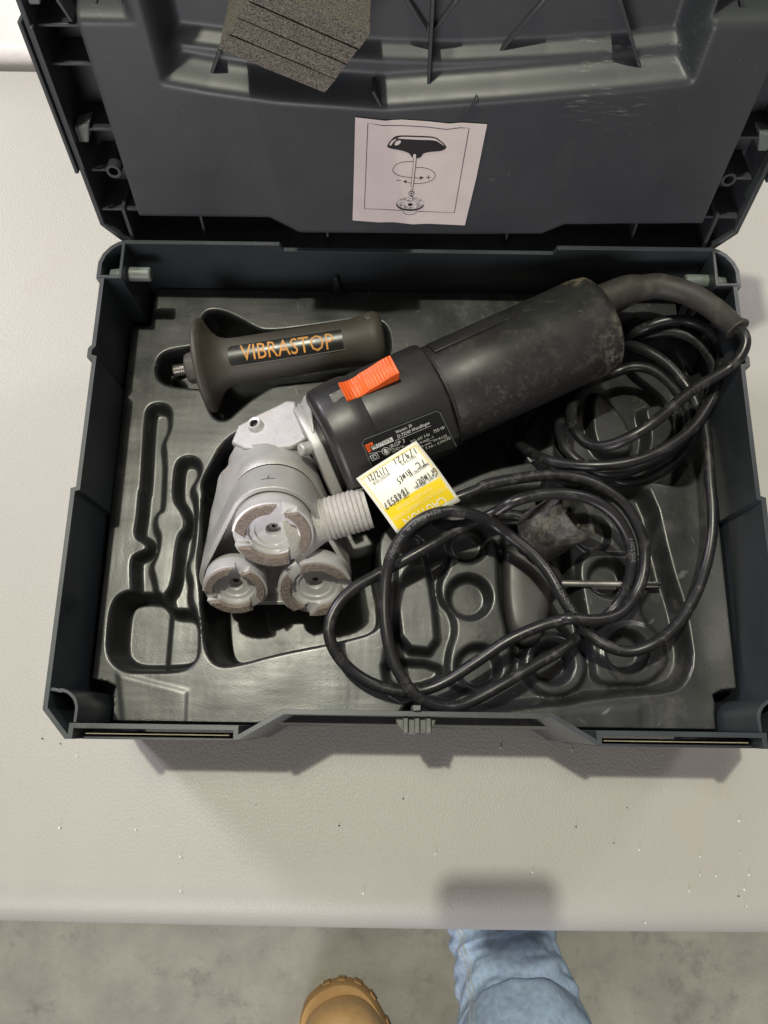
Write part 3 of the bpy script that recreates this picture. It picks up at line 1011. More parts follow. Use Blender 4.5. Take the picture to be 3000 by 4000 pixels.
# latch notch and shallow embossing on the front land
carve(PT([(1560, 2800), (1580, 2765), (1605, 2742), (1640, 2742), (1655, 2800)], T, 1), T - 0.02, 0.003)
for poly in (((460, 2630), (730, 2700), (725, 2830), (480, 2825)), ((2030, 2790), (2500, 2760), (2500, 2850), (2060, 2850))):
    sd = sdf(X, Y, PT(poly, T, 0))
    Hh += 0.0005 * smooth01(0.5 - sd / 0.004) * (Hh > T - 0.001)
Hh = blur(Hh, 4)
wob = np.array([[mnoise.noise((x * 60, y * 60, 0.5)) for x in gx[::8]] for y in gy[::8]])
wob = np.repeat(np.repeat(wob, 8, 0), 8, 1)[:X.shape[0], :X.shape[1]]
Hh += 0.00018 * blur(wob, 12)
# outline: rounded corners round the pockets and hinge housings, edge rolled down
oq = [(0.1925, 0.018), (0.1925, 0.262), (0.180, 0.262), (0.180, 0.2875)]
q1 = P(299, 2744, RIM)
pr = -(q1[0]) - 0.001
oq = [(pr - 0.0015, -0.0003), (pr - 0.0015, 0.008), (pr - 0.0005, 0.0155), (0.178, 0.0195), (0.184, 0.0225), (0.1925, 0.0235), (0.1925, 0.258), (0.180, 0.259), (0.1785, 0.2875)]
outl = [arr(*q) for q in oq] + [arr(-x, y) for x, y in oq[::-1]]
outl += []
sd = sdf(X, Y, outl)
Hh = Hh - 0.03 * np.clip(sd / 0.003 + 0.25, 0, 1) ** 2
Gt = np.stack([X, Y, Hh], -1)
mask = sd < 0.0022
tray = link('tray_insert', grid_mesh('tray_insert', Gt, mask), 'tray')
tray['label'] = 'dark grey moulded tray insert with shaped pockets lining the case'
tray['category'] = 'tray'

# ================================================================== GRINDER
JB = arr(0.013, 0.1975, 0.098)                           # motor axis at the joint of its two housings
MA = R(26.9)
m_ = arr(math.cos(MA), math.sin(MA), 0)                  # along the motor, to the rear
q_ = arr(math.sin(MA), -math.cos(MA), 0)                 # across, towards the viewer
z_ = arr(0, 0, 1)
grinder = thing('grinder', 'black and silver three-disc power grinder lying across the case tray', 'power grinder', tuple(JB - z_ * 0.034))


def mo(s, q, z):
    return JB + m_ * s + q_ * q + z_ * z


# rear sleeve
mb = MB()
RS = 0.0320
mb.lathe(JB, m_, [(-0.0005, 0.020), (-0.0005, RS - 0.0008), (0.0005, RS), (0.04, RS), (0.108, RS + 0.0004), (0.1135, RS - 0.0004), (0.1155, RS - 0.003), (0.1160, 0.018)], 64)
rear = mb.build('rear_housing', 'sleeve', grinder, angle=50)
# long grip rib on the upper side of the sleeve
for (s0, s1, a0, a1, dr) in ((0.004, 0.052, 118, 141, 0.0016), (0.052, 0.058, 120, 143, 0.0006)):
    loops = []
    for s in (s0, s1):
        lo_ = []
        for a in np.linspace(R(a0), R(a1), 7):
            lo_.append(mo(s, RS * -0 + (RS + dr) * math.cos(a), (RS + dr) * math.sin(a)))
        for a in np.linspace(R(a1), R(a0), 7):
            lo_.append(mo(s, (RS - 0.004) * math.cos(a), (RS - 0.004) * math.sin(a)))
        loops.append(lo_)
    MB().loft(loops).build('grip_rib', 'motor', grinder, bevel=0.0004)
# front housing: chamfered box section growing into the sleeve
sec_ = [(-0.0325, -0.022), (-0.0325, 0.014), (-0.028, 0.0225), (-0.020, 0.0295), (-0.010, 0.0326), (0.004, 0.0326), (0.0145, 0.0290), (0.0325, 0.0085), (0.0335, -0.010), (0.030, -0.024), (0.018, -0.032), (-0.018, -0.032)]


def hsec(s, k, kq=0.0):
    return [mo(s, a * k + kq, b * k) for a, b in sec_]


mb = MB()
mb.loft([hsec(-0.0715, 0.86), hsec(-0.0695, 0.93), hsec(-0.060, 0.965), hsec(-0.052, 0.975), hsec(-0.046, 1.0), hsec(-0.003, 1.0), hsec(-0.001, 0.985)])
front = mb.build('front_housing', 'motor', grinder, bevel=0.0022, segs=3)
# swollen nose of the front housing
mb = MB()
mb.loft([hsec(-0.0755, 0.90), hsec(-0.0735, 1.0), hsec(-0.058, 1.035), hsec(-0.0525, 1.03), hsec(-0.047, 0.98)])
mb.build('nose_cover', 'motor', grinder, bevel=0.0022, segs=3)
# seam band
mb = MB()
mb.lathe(JB, m_, [(-0.0012, RS + 0.0000), (-0.0012, RS + 0.0009), (0.0002, RS + 0.0009), (0.0002, RS)], 64, cap=False)
mb.build('seam_ring', 'motor', grinder)


# slide switch
def mloc(u, v, z):
    d = P(u, v, z) - JB
    return np.dot(d, m_), np.dot(d, q_)


swz = JB[2] + 0.0365
s0 = mloc(*ch(1215, 690), swz)[0]
s1 = mloc(*ch(1565, 560), swz)[0]
qa = mloc(*ch(1330, 590), swz)[1]
qb = mloc(*ch(1340, 690), swz)[1]
qb = qa + 0.0125 if qb - qa < 0.010 else qb
pr_ = []
nS = 36
for k in range(nS + 1):
    t = k / nS
    h = 0.0362 - 0.0030 * math.sin(min(1, t / 0.42) * math.pi) * (1 if t < 0.42 else 0) + (0.0052 * smooth01(np.array((t - 0.34) / 0.66)).item() if t > 0.34 else 0)
    if 0.05 < t < 0.95:
        h += 0.00022 * (1 if k % 2 else -1)
    pr_.append((s0 + (s1 - s0) * t, h))
pts = [mo(s, qa, h) for s, h in pr_] + [mo(s1, qa, 0.024), mo(s0, qa, 0.024)]
MB().prism(pts, q_ * (qb - qa)).build('switch', 'orange', grinder, bevel=0.0006)
wa = [mo(s0 - 0.0075, qa + 0.003, 0.031), mo(s0 + 0.001, qa + 0.003, 0.031), mo(s0 + 0.001, qb - 0.001, 0.031), mo(s0 - 0.0075, qb - 0.001, 0.031)]
MB().prism(wa, z_ * 0.0022).build('lock_window', 'clear', grinder, bevel=0.0008)

# nameplate on the lower chamfer of the front housing
pn = arr(0, 0, 0)
e_in = arr(0.0325 - 0.0145, 0.0085 - 0.0290)             # facet direction (q, z)
e_in /= np.linalg.norm(e_in)
fdir = q_ * e_in[0] + z_ * e_in[1]                        # down the facet
fn = np.cross(fdir, m_)
fn = fn if fn[2] > 0 else -fn
fo_ = mo(-0.02, 0.0145, 0.0290) + fn * 0.0006


def NP(px, k=0.0):
    return onplane(px[0], px[1], fo_ + fn * k, fn)


corner = [ctg(205, 575), ctg(260, 540), ctg(1180, 175), ctg(1225, 195), ctg(1440, 640), ctg(420, 1000), ctg(330, 880)]
plate_pts = [NP(c_) for c_ in corner]
plate = MB().prism(plate_pts, fn * 0.0005).build('nameplate', 'plate', grinder, bevel=0.0002, segs=1)
brd = [NP(c_, 0.0007) for c_ in (ctg(330, 880), ctg(213, 600), ctg(250, 552), ctg(1175, 185), ctg(1225, 205), ctg(1435, 640))]
v, f = ribbon(brd, 0.00035, fn)
link('plate_border', pymesh('plate_border', v, f, fix=False), 'greyplastic', plate, smooth=False)


def np_text(s, a, b, hpx, mat='whiteprint', k=0.0008):
    A, B = NP(a, k), NP(b, k)
    up = np.cross(fn, B - A)
    text_on('lettering', s, A, B - A, up, np.linalg.norm(B - A), mat, plate, height=hpx * 0.000150 / 3.318)


np_text('Wertstr. 20', ctg(655, 480), ctg(862, 385), 42)
np_text('D-73240 Wendlingen', ctg(680, 535), ctg(1092, 352), 46)
np_text('RGP 3', ctg(600, 668), ctg(772, 590), 58)
np_text('240 V', ctg(620, 720), ctg(760, 655), 44)
np_text('750 W', ctg(1142, 475), ctg(1290, 412), 46)
np_text('50-60 Hz', ctg(850, 610), ctg(1095, 500), 46)
np_text('0 min -1', ctg(968, 612), ctg(1140, 535), 40)
np_text('4 mm  M 4 LH', ctg(985, 660), ctg(1310, 515), 38)
np_text('T.Nr.: 639070', ctg(1035, 690), ctg(1362, 548), 36)


def np_poly(name, pts, mat, k=0.0007):
    w_ = [NP(ctg(*p), k) for p in pts]
    link(name, pymesh(name, w_, [tuple(range(len(w_)))], fix=False), mat, plate, smooth=False)


def np_line(name, pts, w, mat='whiteprint', k=0.0008):
    v, f = ribbon([NP(ctg(*p), k) for p in pts], w, fn)
    link(name, pymesh(name, v, f, fix=False), mat, plate, smooth=False)


np_poly('emblem', [(245, 630), (345, 585), (358, 622), (318, 640), (332, 705), (292, 722)], 'orange')
for k in range(4):
    np_line('emblem_stripe', [(252 + 10 * k, 650 + 18 * k), (330 + 2 * k, 615 + 20 * k)], 0.00022, 'plate', 0.0009)
np_poly('logo_panel', [(330, 645), (600, 520), (622, 575), (350, 690)], 'whiteprint')
np_text('PROTOOL', ctg(352, 678), ctg(606, 566), 44, 'ink', 0.0010)
np_line('rule', [(300, 740), (1345, 275 + 240)], 0.0002)
np_line('rule', [(640, 570), (1108, 375)], 0.0002)
np_line('rule', [(565, 630), (610, 720)], 0.0002)
np_line('double_square', [(315, 770), (405, 730), (440, 790), (350, 830), (315, 770)], 0.0004)
np_line('double_square', [(350, 775), (392, 757), (408, 788), (366, 806), (350, 775)], 0.0004)
np_line('manual_symbol', el(523, 705, 52, 48, 18) + [(575, 705)], 0.0003)
np_poly('manual_symbol', el(528, 715, 30, 26, 12), 'whiteprint')
np_poly('manual_symbol', el(512, 690, 18, 16, 10), 'whiteprint')

# ------------------------------------------------------------------ grinder head
AZ = 0.10
EL = R(38)
e1 = arr(1, AZ, 0)
e1 /= np.linalg.norm(e1)
hp_ = arr(e1[1], -e1[0], 0)
hn = hp_ * math.cos(EL) + z_ * math.sin(EL)              # spindle axis, towards the viewer
e2 = -hp_ * math.sin(EL) + z_ * math.cos(EL)
HC = P(1065, 2095, 0.112)


def hw_(a, b, k):
    return HC + e1 * a + e2 * b + hn * k


def hpl(px, k=0.0):
    q = onplane(px[0], px[1], HC + hn * k, hn) - HC
    return arr(np.dot(q, e1), np.dot(q, e2))


def round_hull(circs, n=40):
    """outline (CCW) of the convex hull of circles"""
    pts = []
    for (cx_, cy_, r) in circs:
        for t in np.linspace(0, 2 * math.pi, n * 2, endpoint=False):
            pts.append((cx_ + r * math.cos(t), cy_ + r * math.sin(t)))
    pts = sorted(set(pts))
    def half_(ps):
        h = []
        for p in ps:
            while len(h) >= 2 and (h[-1][0] - h[-2][0]) * (p[1] - h[-2][1]) - (h[-1][1] - h[-2][1]) * (p[0] - h[-2][0]) <= 0:
                h.pop()
            h.append(p)
        return h
    lo_, hi_ = half_(pts), half_(pts[::-1])
    hull = [arr(*p) for p in lo_[:-1] + hi_[:-1]]
    # resample to constant count
    d = [0]
    for i in range(len(hull)):
        d.append(d[-1] + np.linalg.norm(hull[(i + 1) % len(hull)] - hull[i]))
    outp = []
    for t in np.linspace(0, d[-1], 96, endpoint=False):
        i = max(j for j in range(len(hull)) if d[j] <= t + 1e-12)
        a, b = hull[i], hull[(i + 1) % len(hull)]
        outp.append(a + (b - a) * ((t - d[i]) / max(1e-9, d[i + 1] - d[i])))
    # start at the angle 0 ray for consistent lofting
    k0 = max(range(96), key=lambda i: math.atan2(outp[i][1] + 0.02, outp[i][0]) if False else outp[i][0])
    return outp[k0:] + outp[:k0]


cL, cR = hpl((917, 2312), 0.0), hpl((1232, 2308), 0.0)
RT = 0.0262
g_out = round_hull([(0, 0, RT), (cL[0], cL[1], 0.0225), (cR[0], cR[1], 0.0225)])
g_in = round_hull([(0, 0, RT - 0.003), (cL[0], cL[1], 0.0195), (cR[0], cR[1], 0.0195)])
def gsec(k, top, l, r_):
    o = round_hull([(0.0, 0.0 + top[1], top[0]), l, r_])
    return [hw_(p[0], p[1], k) for p in o]


def frontk(p):
    """front edge of the skirt: close behind the top disc, cut back in the open middle"""
    return -0.0135


mb = MB()
mb.loft([[hw_(p[0], p[1], -0.030) for p in g_in], [hw_(p[0], p[1], -0.0120) for p in g_in], [hw_(p[0], p[1], -0.0120) for p in g_out], [hw_(p[0], p[1], -0.0350) for p in g_out]], cap=False)
mb.add([hw_(p[0], p[1], -0.030) for p in g_in], [tuple(range(96))])
mb.build('guard', 'cast', grinder, bevel=0.0005)
# gear case behind the parting line
mb = MB()
mb.loft([gsec(-0.0366, (RT - 0.0007, 0), (cL[0], cL[1], 0.0215), (cR[0], cR[1], 0.0215)),
         gsec(-0.0373, (RT, 0), (cL[0], cL[1], 0.0225), (cR[0], cR[1], 0.0225)),
         gsec(-0.0480, (RT, 0), (cL[0] + 0.0045, cL[1] + 0.020, 0.0205), (cR[0] - 0.004, cR[1] + 0.014, 0.021)),
         gsec(-0.0600, (RT, 0), (cL[0] + 0.0075, cL[1] + 0.036, 0.0175), (cR[0] - 0.010, cR[1] + 0.026, 0.020)),
         gsec(-0.0700, (RT, 0), (cL[0] + 0.013, cL[1] + 0.045, 0.0155), (cR[0] - 0.014, cR[1] + 0.034, 0.018)),
         gsec(-0.0780, (RT - 0.0006, 0), (cL[0] + 0.016, cL[1] + 0.050, 0.0140), (cR[0] - 0.016, cR[1] + 0.038, 0.016)),
         gsec(-0.0795, (RT - 0.0030, 0), (cL[0] + 0.018, cL[1] + 0.050, 0.0120), (cR[0] - 0.016, cR[1] + 0.038, 0.014))])
mb.build('gear_case', 'cast', grinder, angle=50)
# dark gap of the parting line, its shade put in as a black core
mb = MB()
mb.loft([[hw_(p[0] * 0.985, p[1] * 0.985, -0.033) for p in g_out], [hw_(p[0] * 0.985, p[1] * 0.985, -0.038) for p in g_out]])
mb.build('parting_gap_shade', 'ink', grinder)
# back block with the threaded side-handle hole and flat
bpx = [((418, 480), .080), ((478, 332), .084), ((640, 243), .084), ((790, 172), .085), ((872, 130), .086), ((946, 134), .090), ((962, 260), .096), ((1035, 440), .102), ((900, 520), .100), ((700, 520), .098), ((520, 520), .092)]
blk = MB()
blk.prism([P(*chd(*q), z) for q, z in bpx], (0, 0, -0.045))
blk.build('gear_block', 'cast', grinder, bevel=0.0016, segs=2)
npx = [((950, 150), .094), ((985, 150), .098), ((1008, 92), .099), ((1088, 58), .104), ((1072, 200), .108), ((1098, 392), .113), ((1036, 430), .108), ((965, 300), .099)]
nb = MB()
nb.prism([P(*chd(*q), z) for q, z in npx], (0, 0, -0.045))
nb.build('motor_neck', 'cast', grinder, bevel=0.0014, segs=2)
hole = P(*chd(612, 328), 0.0895)
hn2 = np.array([-0.30, 0.25, 0.90])
hn2 /= np.linalg.norm(hn2)
ho = MB().lathe(hole - hn2 * 0.004, hn2, [(0, 0.0028), (0.0055, 0.0028), (0.0058, 0.0044), (0.0040, 0.0048), (0, 0.0048)], 24, cap=False).build('threaded_hole', 'machined', grinder)
MB().lathe(hole - hn2 * 0.0045, hn2, [(0, 0.0030), (0.0042, 0.0030)], 20).build('hole_depth', 'ink', grinder)
MB().tube([hole + hn2 * (0.0005 + 0.00016 * k) * 0 + hn2 * (-0.002 + 0.00012 * k) + (arr(1, 0, 0.3) * math.cos(k * 0.6) + arr(0, 1, 0) * math.sin(k * 0.6)) * 0.0026 for k in range(32)], 0.0004, 6).build('thread', 'darksteel', grinder)
# flange that joins head and motor
fl_a = -0.0795
mb = MB()
fsec = [(-0.031, -0.02), (-0.031, 0.004), (-0.020, 0.010), (-0.004, 0.0135), (0.004, 0.0115), (0.027, -0.010), (0.030, -0.024), (0.020, -0.030), (-0.018, -0.030)]
mb.loft([[mo(-0.0850, a * 0.97, b * 0.97) for a, b in fsec], [mo(-0.0840, a, b) for a, b in fsec], [mo(-0.0795, a, b) for a, b in fsec], [mo(-0.0785, a * 0.97, b * 0.97) for a, b in fsec]])
mb.build('flange', 'cast', grinder, bevel=0.0012)
mb = MB()
mb.loft([[mo(-0.0790, a * 0.86, b * 0.86) for a, b in fsec], [mo(-0.0730, a * 0.86, b * 0.86) for a, b in fsec]])
mb.build('flange_gap', 'ink', grinder)  # black ring stands in for the shade between flange and motor
sp = P(*chd(1052, 488), 0.110)
MB().lathe(sp - z_ * 0.006, m_ * -1 + z_ * 0.5, [(0, 0.0042), (0.0062, 0.0042), (0.0072, 0.0032), (0.0072, 0.0012)], 18).build('flange_bolt', 'cast', grinder, bevel=0.0006)

# small stamped mark on the barrel
for pts_ in ([hw_(x_, math.sqrt(RT ** 2 - x_ ** 2) + 0.00012, -0.0205) for x_ in np.linspace(-0.004, 0.004, 7)], [hw_(0.0, RT + 0.00015, -0.0215 - 0.0004 * k) for k in range(-3, 6)]):
    vm_, fm_ = ribbon(pts_, 0.00045, e2)
    link('stamped_mark', pymesh('stamped_mark', vm_, fm_, fix=False), 'darksteel', grinder, smooth=False)

# dust port, ribbed
da, db = P(*chd(1120, 1120), 0.092), P(*chd(1532, 1000), 0.094)
dax = db - da
dl = np.linalg.norm(dax)
dax /= dl
prof_ = [(-0.018, 0.0215), (-0.010, 0.0185), (-0.004, 0.0152), (0.001, 0.0132)]
nr = 9
for k in range(nr):
    x0_ = 0.004 + k * (dl - 0.006) / nr
    w_ = (dl - 0.006) / nr
    prof_ += [(x0_, 0.0127), (x0_ + w_ * 0.35, 0.0133), (x0_ + w_ * 0.60, 0.0133), (x0_ + w_ * 0.9, 0.0127)]
prof_ += [(dl, 0.0128), (dl, 0.0108), (dl - 0.02, 0.0104)]
MB().lathe(da, dax, prof_, 40).build('dust_port', 'castrough', grinder, angle=30)
MB().lathe(db - dax * 0.021, dax, [(0, 0.0103), (0.001, 0.0103)], 24).build('dust_port_bore', 'ink', grinder)

# grinding wheels
def wheel(c2_, R_, rot, k0=0.0):
    o = HC + e1 * c2_[0] + e2 * c2_[1] + hn * k0
    w = MB()
    w.lathe(o - hn * 0.015, hn, [(0, R_ * 0.93), (0.002, R_ * 0.985), (0.0105, R_), (0.0108, R_ - 0.0008), (0.0106, R_ * 0.62), (0.0092, R_ * 0.60), (0.0092, R_ * 0.47), (0.0080, R_ * 0.455), (0.0080, 0.0047), (0.0074, 0.0043), (0.003, 0.0042)], 56, ref=e2)
    wo = w.build('grinding_wheel', 'machined', grinder, angle=40)
    MB().lathe(o - hn * 0.0135, hn, [(0, 0.0041), (0.0008, 0.0041)], 20).build('bore', 'darksteel', wo)
    MB().lathe(o - hn * 0.0130, hn, [(0, 0.0024), (0.0025, 0.0024), (0.0025, 0.0012), (0.001, 0.0010)], 6).build('screw', 'darksteel', wo)
    for s in range(3):
        a0 = rot + s * 2 * math.pi / 3
        a1 = a0 + R(88)
        na = 16
        mb = MB()
        loops = []
        for i in range(na + 1):
            t = i / na
            a_o = a0 + (a1 - a0) * t
            a_i = a_o + R(14)                              # swept ends
            co_, si_ = math.cos(a_o), math.sin(a_o)
            ci_, sin_ = math.cos(a_i), math.sin(a_i)
            ro, ri = R_ - 0.0012, R_ * 0.68
            def pt(c__, s__, r, k):
                return o + (e1 * c__ + e2 * s__) * r + hn * k
            loops.append([pt(co_, si_, ro, -0.0042), pt(co_, si_, ro, 0.0 + 0.0002 * math.sin(i * 2.1)), pt(ci_, sin_, ri, 0.0), pt(ci_, sin_, ri, -0.0042)])
        mb.loft(loops)
        mb.build('abrasive_segment', 'abrasive', wo, bevel=0.0004)
        # metal backing rim that carries the segment
        mb = MB()
        loops = []
        for i in range(na + 1):
            t = i / na
            a_o = a0 - R(3) + (a1 - a0 + R(6)) * t
            a_i = a_o + R(14)
            loops.append([o + (e1 * math.cos(a_o) + e2 * math.sin(a_o)) * (R_ + 0.0002) + hn * -0.0046, o + (e1 * math.cos(a_o) + e2 * math.sin(a_o)) * (R_ + 0.0002) + hn * -0.0016,
                          o + (e1 * math.cos(a_o) + e2 * math.sin(a_o)) * (R_ - 0.0014) + hn * -0.0012,
                          o + (e1 * math.cos(a_i) + e2 * math.sin(a_i)) * (R_ * 0.62) + hn * -0.0030, o + (e1 * math.cos(a_i) + e2 * math.sin(a_i)) * (R_ * 0.60) + hn * -0.0046])
        mb.loft(loops)
        mb.build('segment_seat', 'machined', wo)
    return wo


wheel(arr(0, -0.0005), 0.0232, R(76), 0.0)
wheel(cL, 0.0192, R(84), 0.0)
wheel(cR, 0.0225, R(18), 0.0)
# base plate between the lower wheels
bpz = [(-0.034, -0.036), (0.036, -0.036), (0.030, -0.062), (-0.030, -0.062)]
MB().prism([hw_(a, b, -0.019) for a, b in bpz], hn * -0.004).build('base_plate', 'castrough', grinder, bevel=0.0008)

# ------------------------------------------------------------------ strain relief and cord
bt = [PD(1262, 668, 0.103), PD(1295, 655, 0.103), PD(1352, 629, 0.106), PD(1385, 622, 0.107), PD(1430, 619, 0.108), PD(1495, 638, 0.112), PD(1550, 673, 0.117), PD(1583, 703, 0.122), PD(1592, 711, 0.123), PD(1594, 713, 0.1232)]
rad = [0.0118, 0.0115, 0.0100, 0.0082, 0.0078, 0.0072, 0.0068, 0.0065, 0.0078, 0.0074]
bs = spline(bt, 6)
rs = []
for i in range(len(bt) - 1):
    for k in range(6):
        rs.append(rad[i] + (rad[i + 1] - rad[i]) * k / 6)
rs.append(rad[-1])
MB().tube(bs, rs, 20).build('strain_relief', 'rubber', grinder)

cp = []


def ad(f, x, y, z):
    u, v = f(x, y)
    cp.append(P(u, v, z))


for x, y, z in ((1400, 525, .1200), (1465, 560, .1240), (1515, 615, .1265), (1522, 680, .1260), (1480, 760, .123), (1400, 830, .119), (1200, 950, .117), (1000, 1120, .117), (850, 1215, .113), (720, 1268, .106), (610, 1262, .098),
                (530, 1190, .092), (500, 1090, .086), (525, 985, .078), (600, 905, .068), (740, 845, .064), (860, 805, .068), (970, 820, .072), (1070, 895, .076), (1155, 1000, .080), (1195, 1110, .083), (1165, 1220, .084),
                (1050, 1330, .084), (900, 1395, .084), (800, 1430, .083), (660, 1420, .082), (540, 1360, .080), (460, 1270, .077), (430, 1150, .070), (470, 1020, .060), (590, 840, .053), (690, 700, .052), (790, 665, .060),
                (900, 690, .074), (1050, 775, .080), (1180, 920, .083), (1245, 1050, .082), (1235, 1180, .078), (1150, 1330, .074), (1000, 1440, .072), (850, 1482, .071), (700, 1450, .068), (560, 1380, .064), (430, 1250, .056), (480, 1000, .048),
                (620, 800, .046), (770, 650, .060), (900, 590, .080), (1050, 535, .088), (1200, 535, .090), (1325, 605, .092), (1385, 700, .094), (1370, 850, .099), (1320, 1000, .104), (1200, 1175, .106), (1000, 1310, .105), (800, 1372, .102),
                (600, 1385, .098), (400, 1365, .090), (265, 1310, .076), (180, 1230, .056), (220, 1050, .046), (480, 830, .042), (740, 720, .052), (900, 640, .070), (1050, 600, .080), (1200, 625, .086), (1310, 730, .088), (1345, 860, .090),
                (1310, 1000, .093), (1285, 1110, .094), (1300, 1240, .095)):
    ad(c4, x, y, z)
for x, y, z in ((1318, 130, .096), (1330, 280, .096), (1325, 450, .095), (1285, 640, .095), (1210, 830, .097), (1100, 990, .098), (980, 1080, .098), (850, 1122, .096), (720, 1095, .095), (600, 1015, .094), (520, 915, .097), (440, 790, .100), (370, 665, .100), (270, 545, .100), (140, 445, .101)):
    ad(c6, x, y, z)
for x, y, z in ((1250, 440, .104), (1180, 392, .107), (1050, 342, .114), (900, 328, .119), (760, 368, .121), (650, 452, .118), (570, 565, .114), (520, 700, .110), (503, 850, .108), (503, 1000, .107), (520, 1150, .106), (560, 1300, .104), (630, 1430, .102),
                (720, 1535, .099), (850, 1592, .095), (960, 1595, .092), (1100, 1540, .091), (1300, 1430, .091), (1500, 1310, .090), (1640, 1230, .089)):
    ad(c5, x, y, z)
for x, y, z in ((560, 1020, .085), (660, 955, .085), (760, 862, .087), (825, 755, .091), (852, 640, .095), (850, 510, .099), (805, 390, .104), (725, 292, .108), (600, 222, .111), (450, 194, .113), (300, 203, .113), (150, 245, .112)):
    ad(c6, x, y, z)
for x, y, z in ((1200, 345, .104), (1000, 432, .100), (800, 548, .101), (600, 660, .100), (450, 740, .100), (310, 822, .101), (205, 925, .102), (145, 1050, .102), (152, 1170, .101), (215, 1285, .098), (320, 1385, .095), (450, 1455, .093), (600, 1492, .092),
                (750, 1485, .091), (900, 1428, .092), (1100, 1300, .095), (1300, 1165, .098), (1500, 1075, .100), (1640, 1035, .101)):
    ad(c5, x, y, z)
for x, y, z in ((500, 930, .103), (650, 938, .101), (780, 900, .098), (870, 800, .096), (922, 680, .097), (932, 520, .099), (890, 380, .102), (800, 245, .105), (650, 143, .107), (500, 95, .108), (350, 85, .108), (150, 110, .108), (0, 142, .108)):
    ad(c6, x, y, z)
for x, y, z in ((1100, 190, .108), (960, 245, .107), (850, 300, .102), (830, 380, .092), (930, 420, .084), (1080, 400, .080), (1220, 360, .078), (1330, 350, .078), (1400, 370, .078)):
    ad(c5, x, y, z)
cps = spline(cp, 6)
cord_o = MB().tube(cps, 0.00345, 12).build('cord', 'cord', grinder, angle=80)

def cord_text(s, f, x, y, h, side=1):
    px_ = f(x, y)
    i0 = min(range(len(cps)), key=lambda i: np.linalg.norm(project(cps[i]) - arr(*px_)))
    v_, f_ = text_geo(s)
    x0_ = v_[:, 0].min()
    sc_ = h / v_[:, 1].max()
    out_ = []
    seg = [0.0]
    for i in range(i0, len(cps) - 1):
        seg.append(seg[-1] + np.linalg.norm(cps[i + 1] - cps[i]))
    for q in v_:
        d_ = (q[0] - x0_) * sc_ * 1.15
        k = max(0, min(len(seg) - 2, np.searchsorted(seg, d_) - 1))
        t_ = (d_ - seg[k]) / max(1e-9, seg[k + 1] - seg[k])
        c0, c1_ = cps[i0 + k], cps[i0 + k + 1]
        p_ = c0 + (c1_ - c0) * t_
        tg_ = (c1_ - c0) / np.linalg.norm(c1_ - c0)
        up_ = arr(0, 0, 1) - tg_ * tg_[2]
        up_ /= np.linalg.norm(up_)
        sd_ = np.cross(up_, tg_)
        a_ = side * ((q[1] * sc_) - h / 2) / 0.0035
        out_.append(p_ + (up_ * math.cos(a_) + sd_ * math.sin(a_)) * 0.00362)
    link('cord_print', pymesh('cord_print', out_, f_, fix=False), 'cordprint', cord_o, smooth=False)


cord_text('LINSHENG', c4, 1050, 775, 0.0024)
cord_text('KEMA-KEUR  300/500V', c5, 850, 335, 0.0024)
cord_text('300/500V', c6, 838, 600, 0.0024)
cord_text('LINSHENG ELECTRIC', c6, 520, 915, 0.0022)

# the plug at the end of the cord: a dusty sleeve open at its end
pa, pb = P(*cpl(437, 610), 0.074), P(*cpl(835, 360), 0.096)
pax = pb - pa
pl_ = np.linalg.norm(pax)
pax /= pl_
mb = MB()
mb.lathe(pa, pax, [(-0.010, 0.0055), (-0.004, 0.0095), (0.0, 0.0152), (0.003, 0.0168), (pl_ * 0.55, 0.0166), (pl_, 0.0168), (pl_, 0.0146), (pl_ - 0.018, 0.0140), (pl_ - 0.019, 0.002)], 40)
plug_o = mb.build('plug', 'plug', grinder, angle=45)
ea_, eb_ = perp_frame(pax)
for a in (90, 215, 325):
    o_ = pa + pax * (pl_ - 0.019) + (ea_ * math.cos(R(a)) + eb_ * math.sin(R(a))) * 0.0075
    MB().lathe(o_, pax, [(0, 0.002), (0.016, 0.002), (0.017, 0.0012)], 12).build('plug_pin', 'darksteel', plug_o)
mb = MB()
ba, bb = P(*cpl(560, 210), 0.062), P(*cpl(760, 90), 0.078)
bx = bb - ba
bl = np.linalg.norm(bx)
mb.lathe(ba, bx / bl, [(0, 0.011), (bl, 0.0125), (bl, 0.0105), (0.004, 0.010)], 24)
mb.build('plug_sleeve', 'cord', grinder)

# ================================================================== TEST TAG on the cord
tcorn = [ctg(135, 1060), ctg(915, 570), ctg(1488, 1350), ctg(682, 1800)]
tz = [0.1165, 0.1215, 0.1160, 0.1120]
TW = [P(u, v, z) for (u, v), z in zip(tcorn, tz)]
tagt = thing('test_tag', 'white and yellow handwritten electrical test tag looped round the black cord', 'tag', tuple((TW[0] + TW[2]) / 2))


def bil(u, v, k=0.0):
    """u: 0 at right-hand corner edge -> 1 left; v: 0 near motor -> 1 far"""
    a = TW[1] * (1 - u) + TW[0] * u
    b = TW[2] * (1 - u) + TW[3] * u
    p = a * (1 - v) + b * v
    curl = 0.0022 * math.sin(v * math.pi) + 0.0012 * math.sin(u * math.pi)
    return p + arr(0, 0, curl + k)


def sheet(name, u0, u1, v0, v1, k, mat, parent, n=12, th=None, rnd=0.0):
    g_ = np.zeros((n + 1, n + 1, 3))
    for i in range(n + 1):
        for j in range(n + 1):
            g_[i, j] = bil(u0 + (u1 - u0) * j / n, v0 + (v1 - v0) * i / n, k)
    o = link(name, grid_mesh(name, g_), mat, parent)
    if th:
        md = o.modifiers.new('thickness', 'SOLIDIFY')
        md.thickness = th
    return o


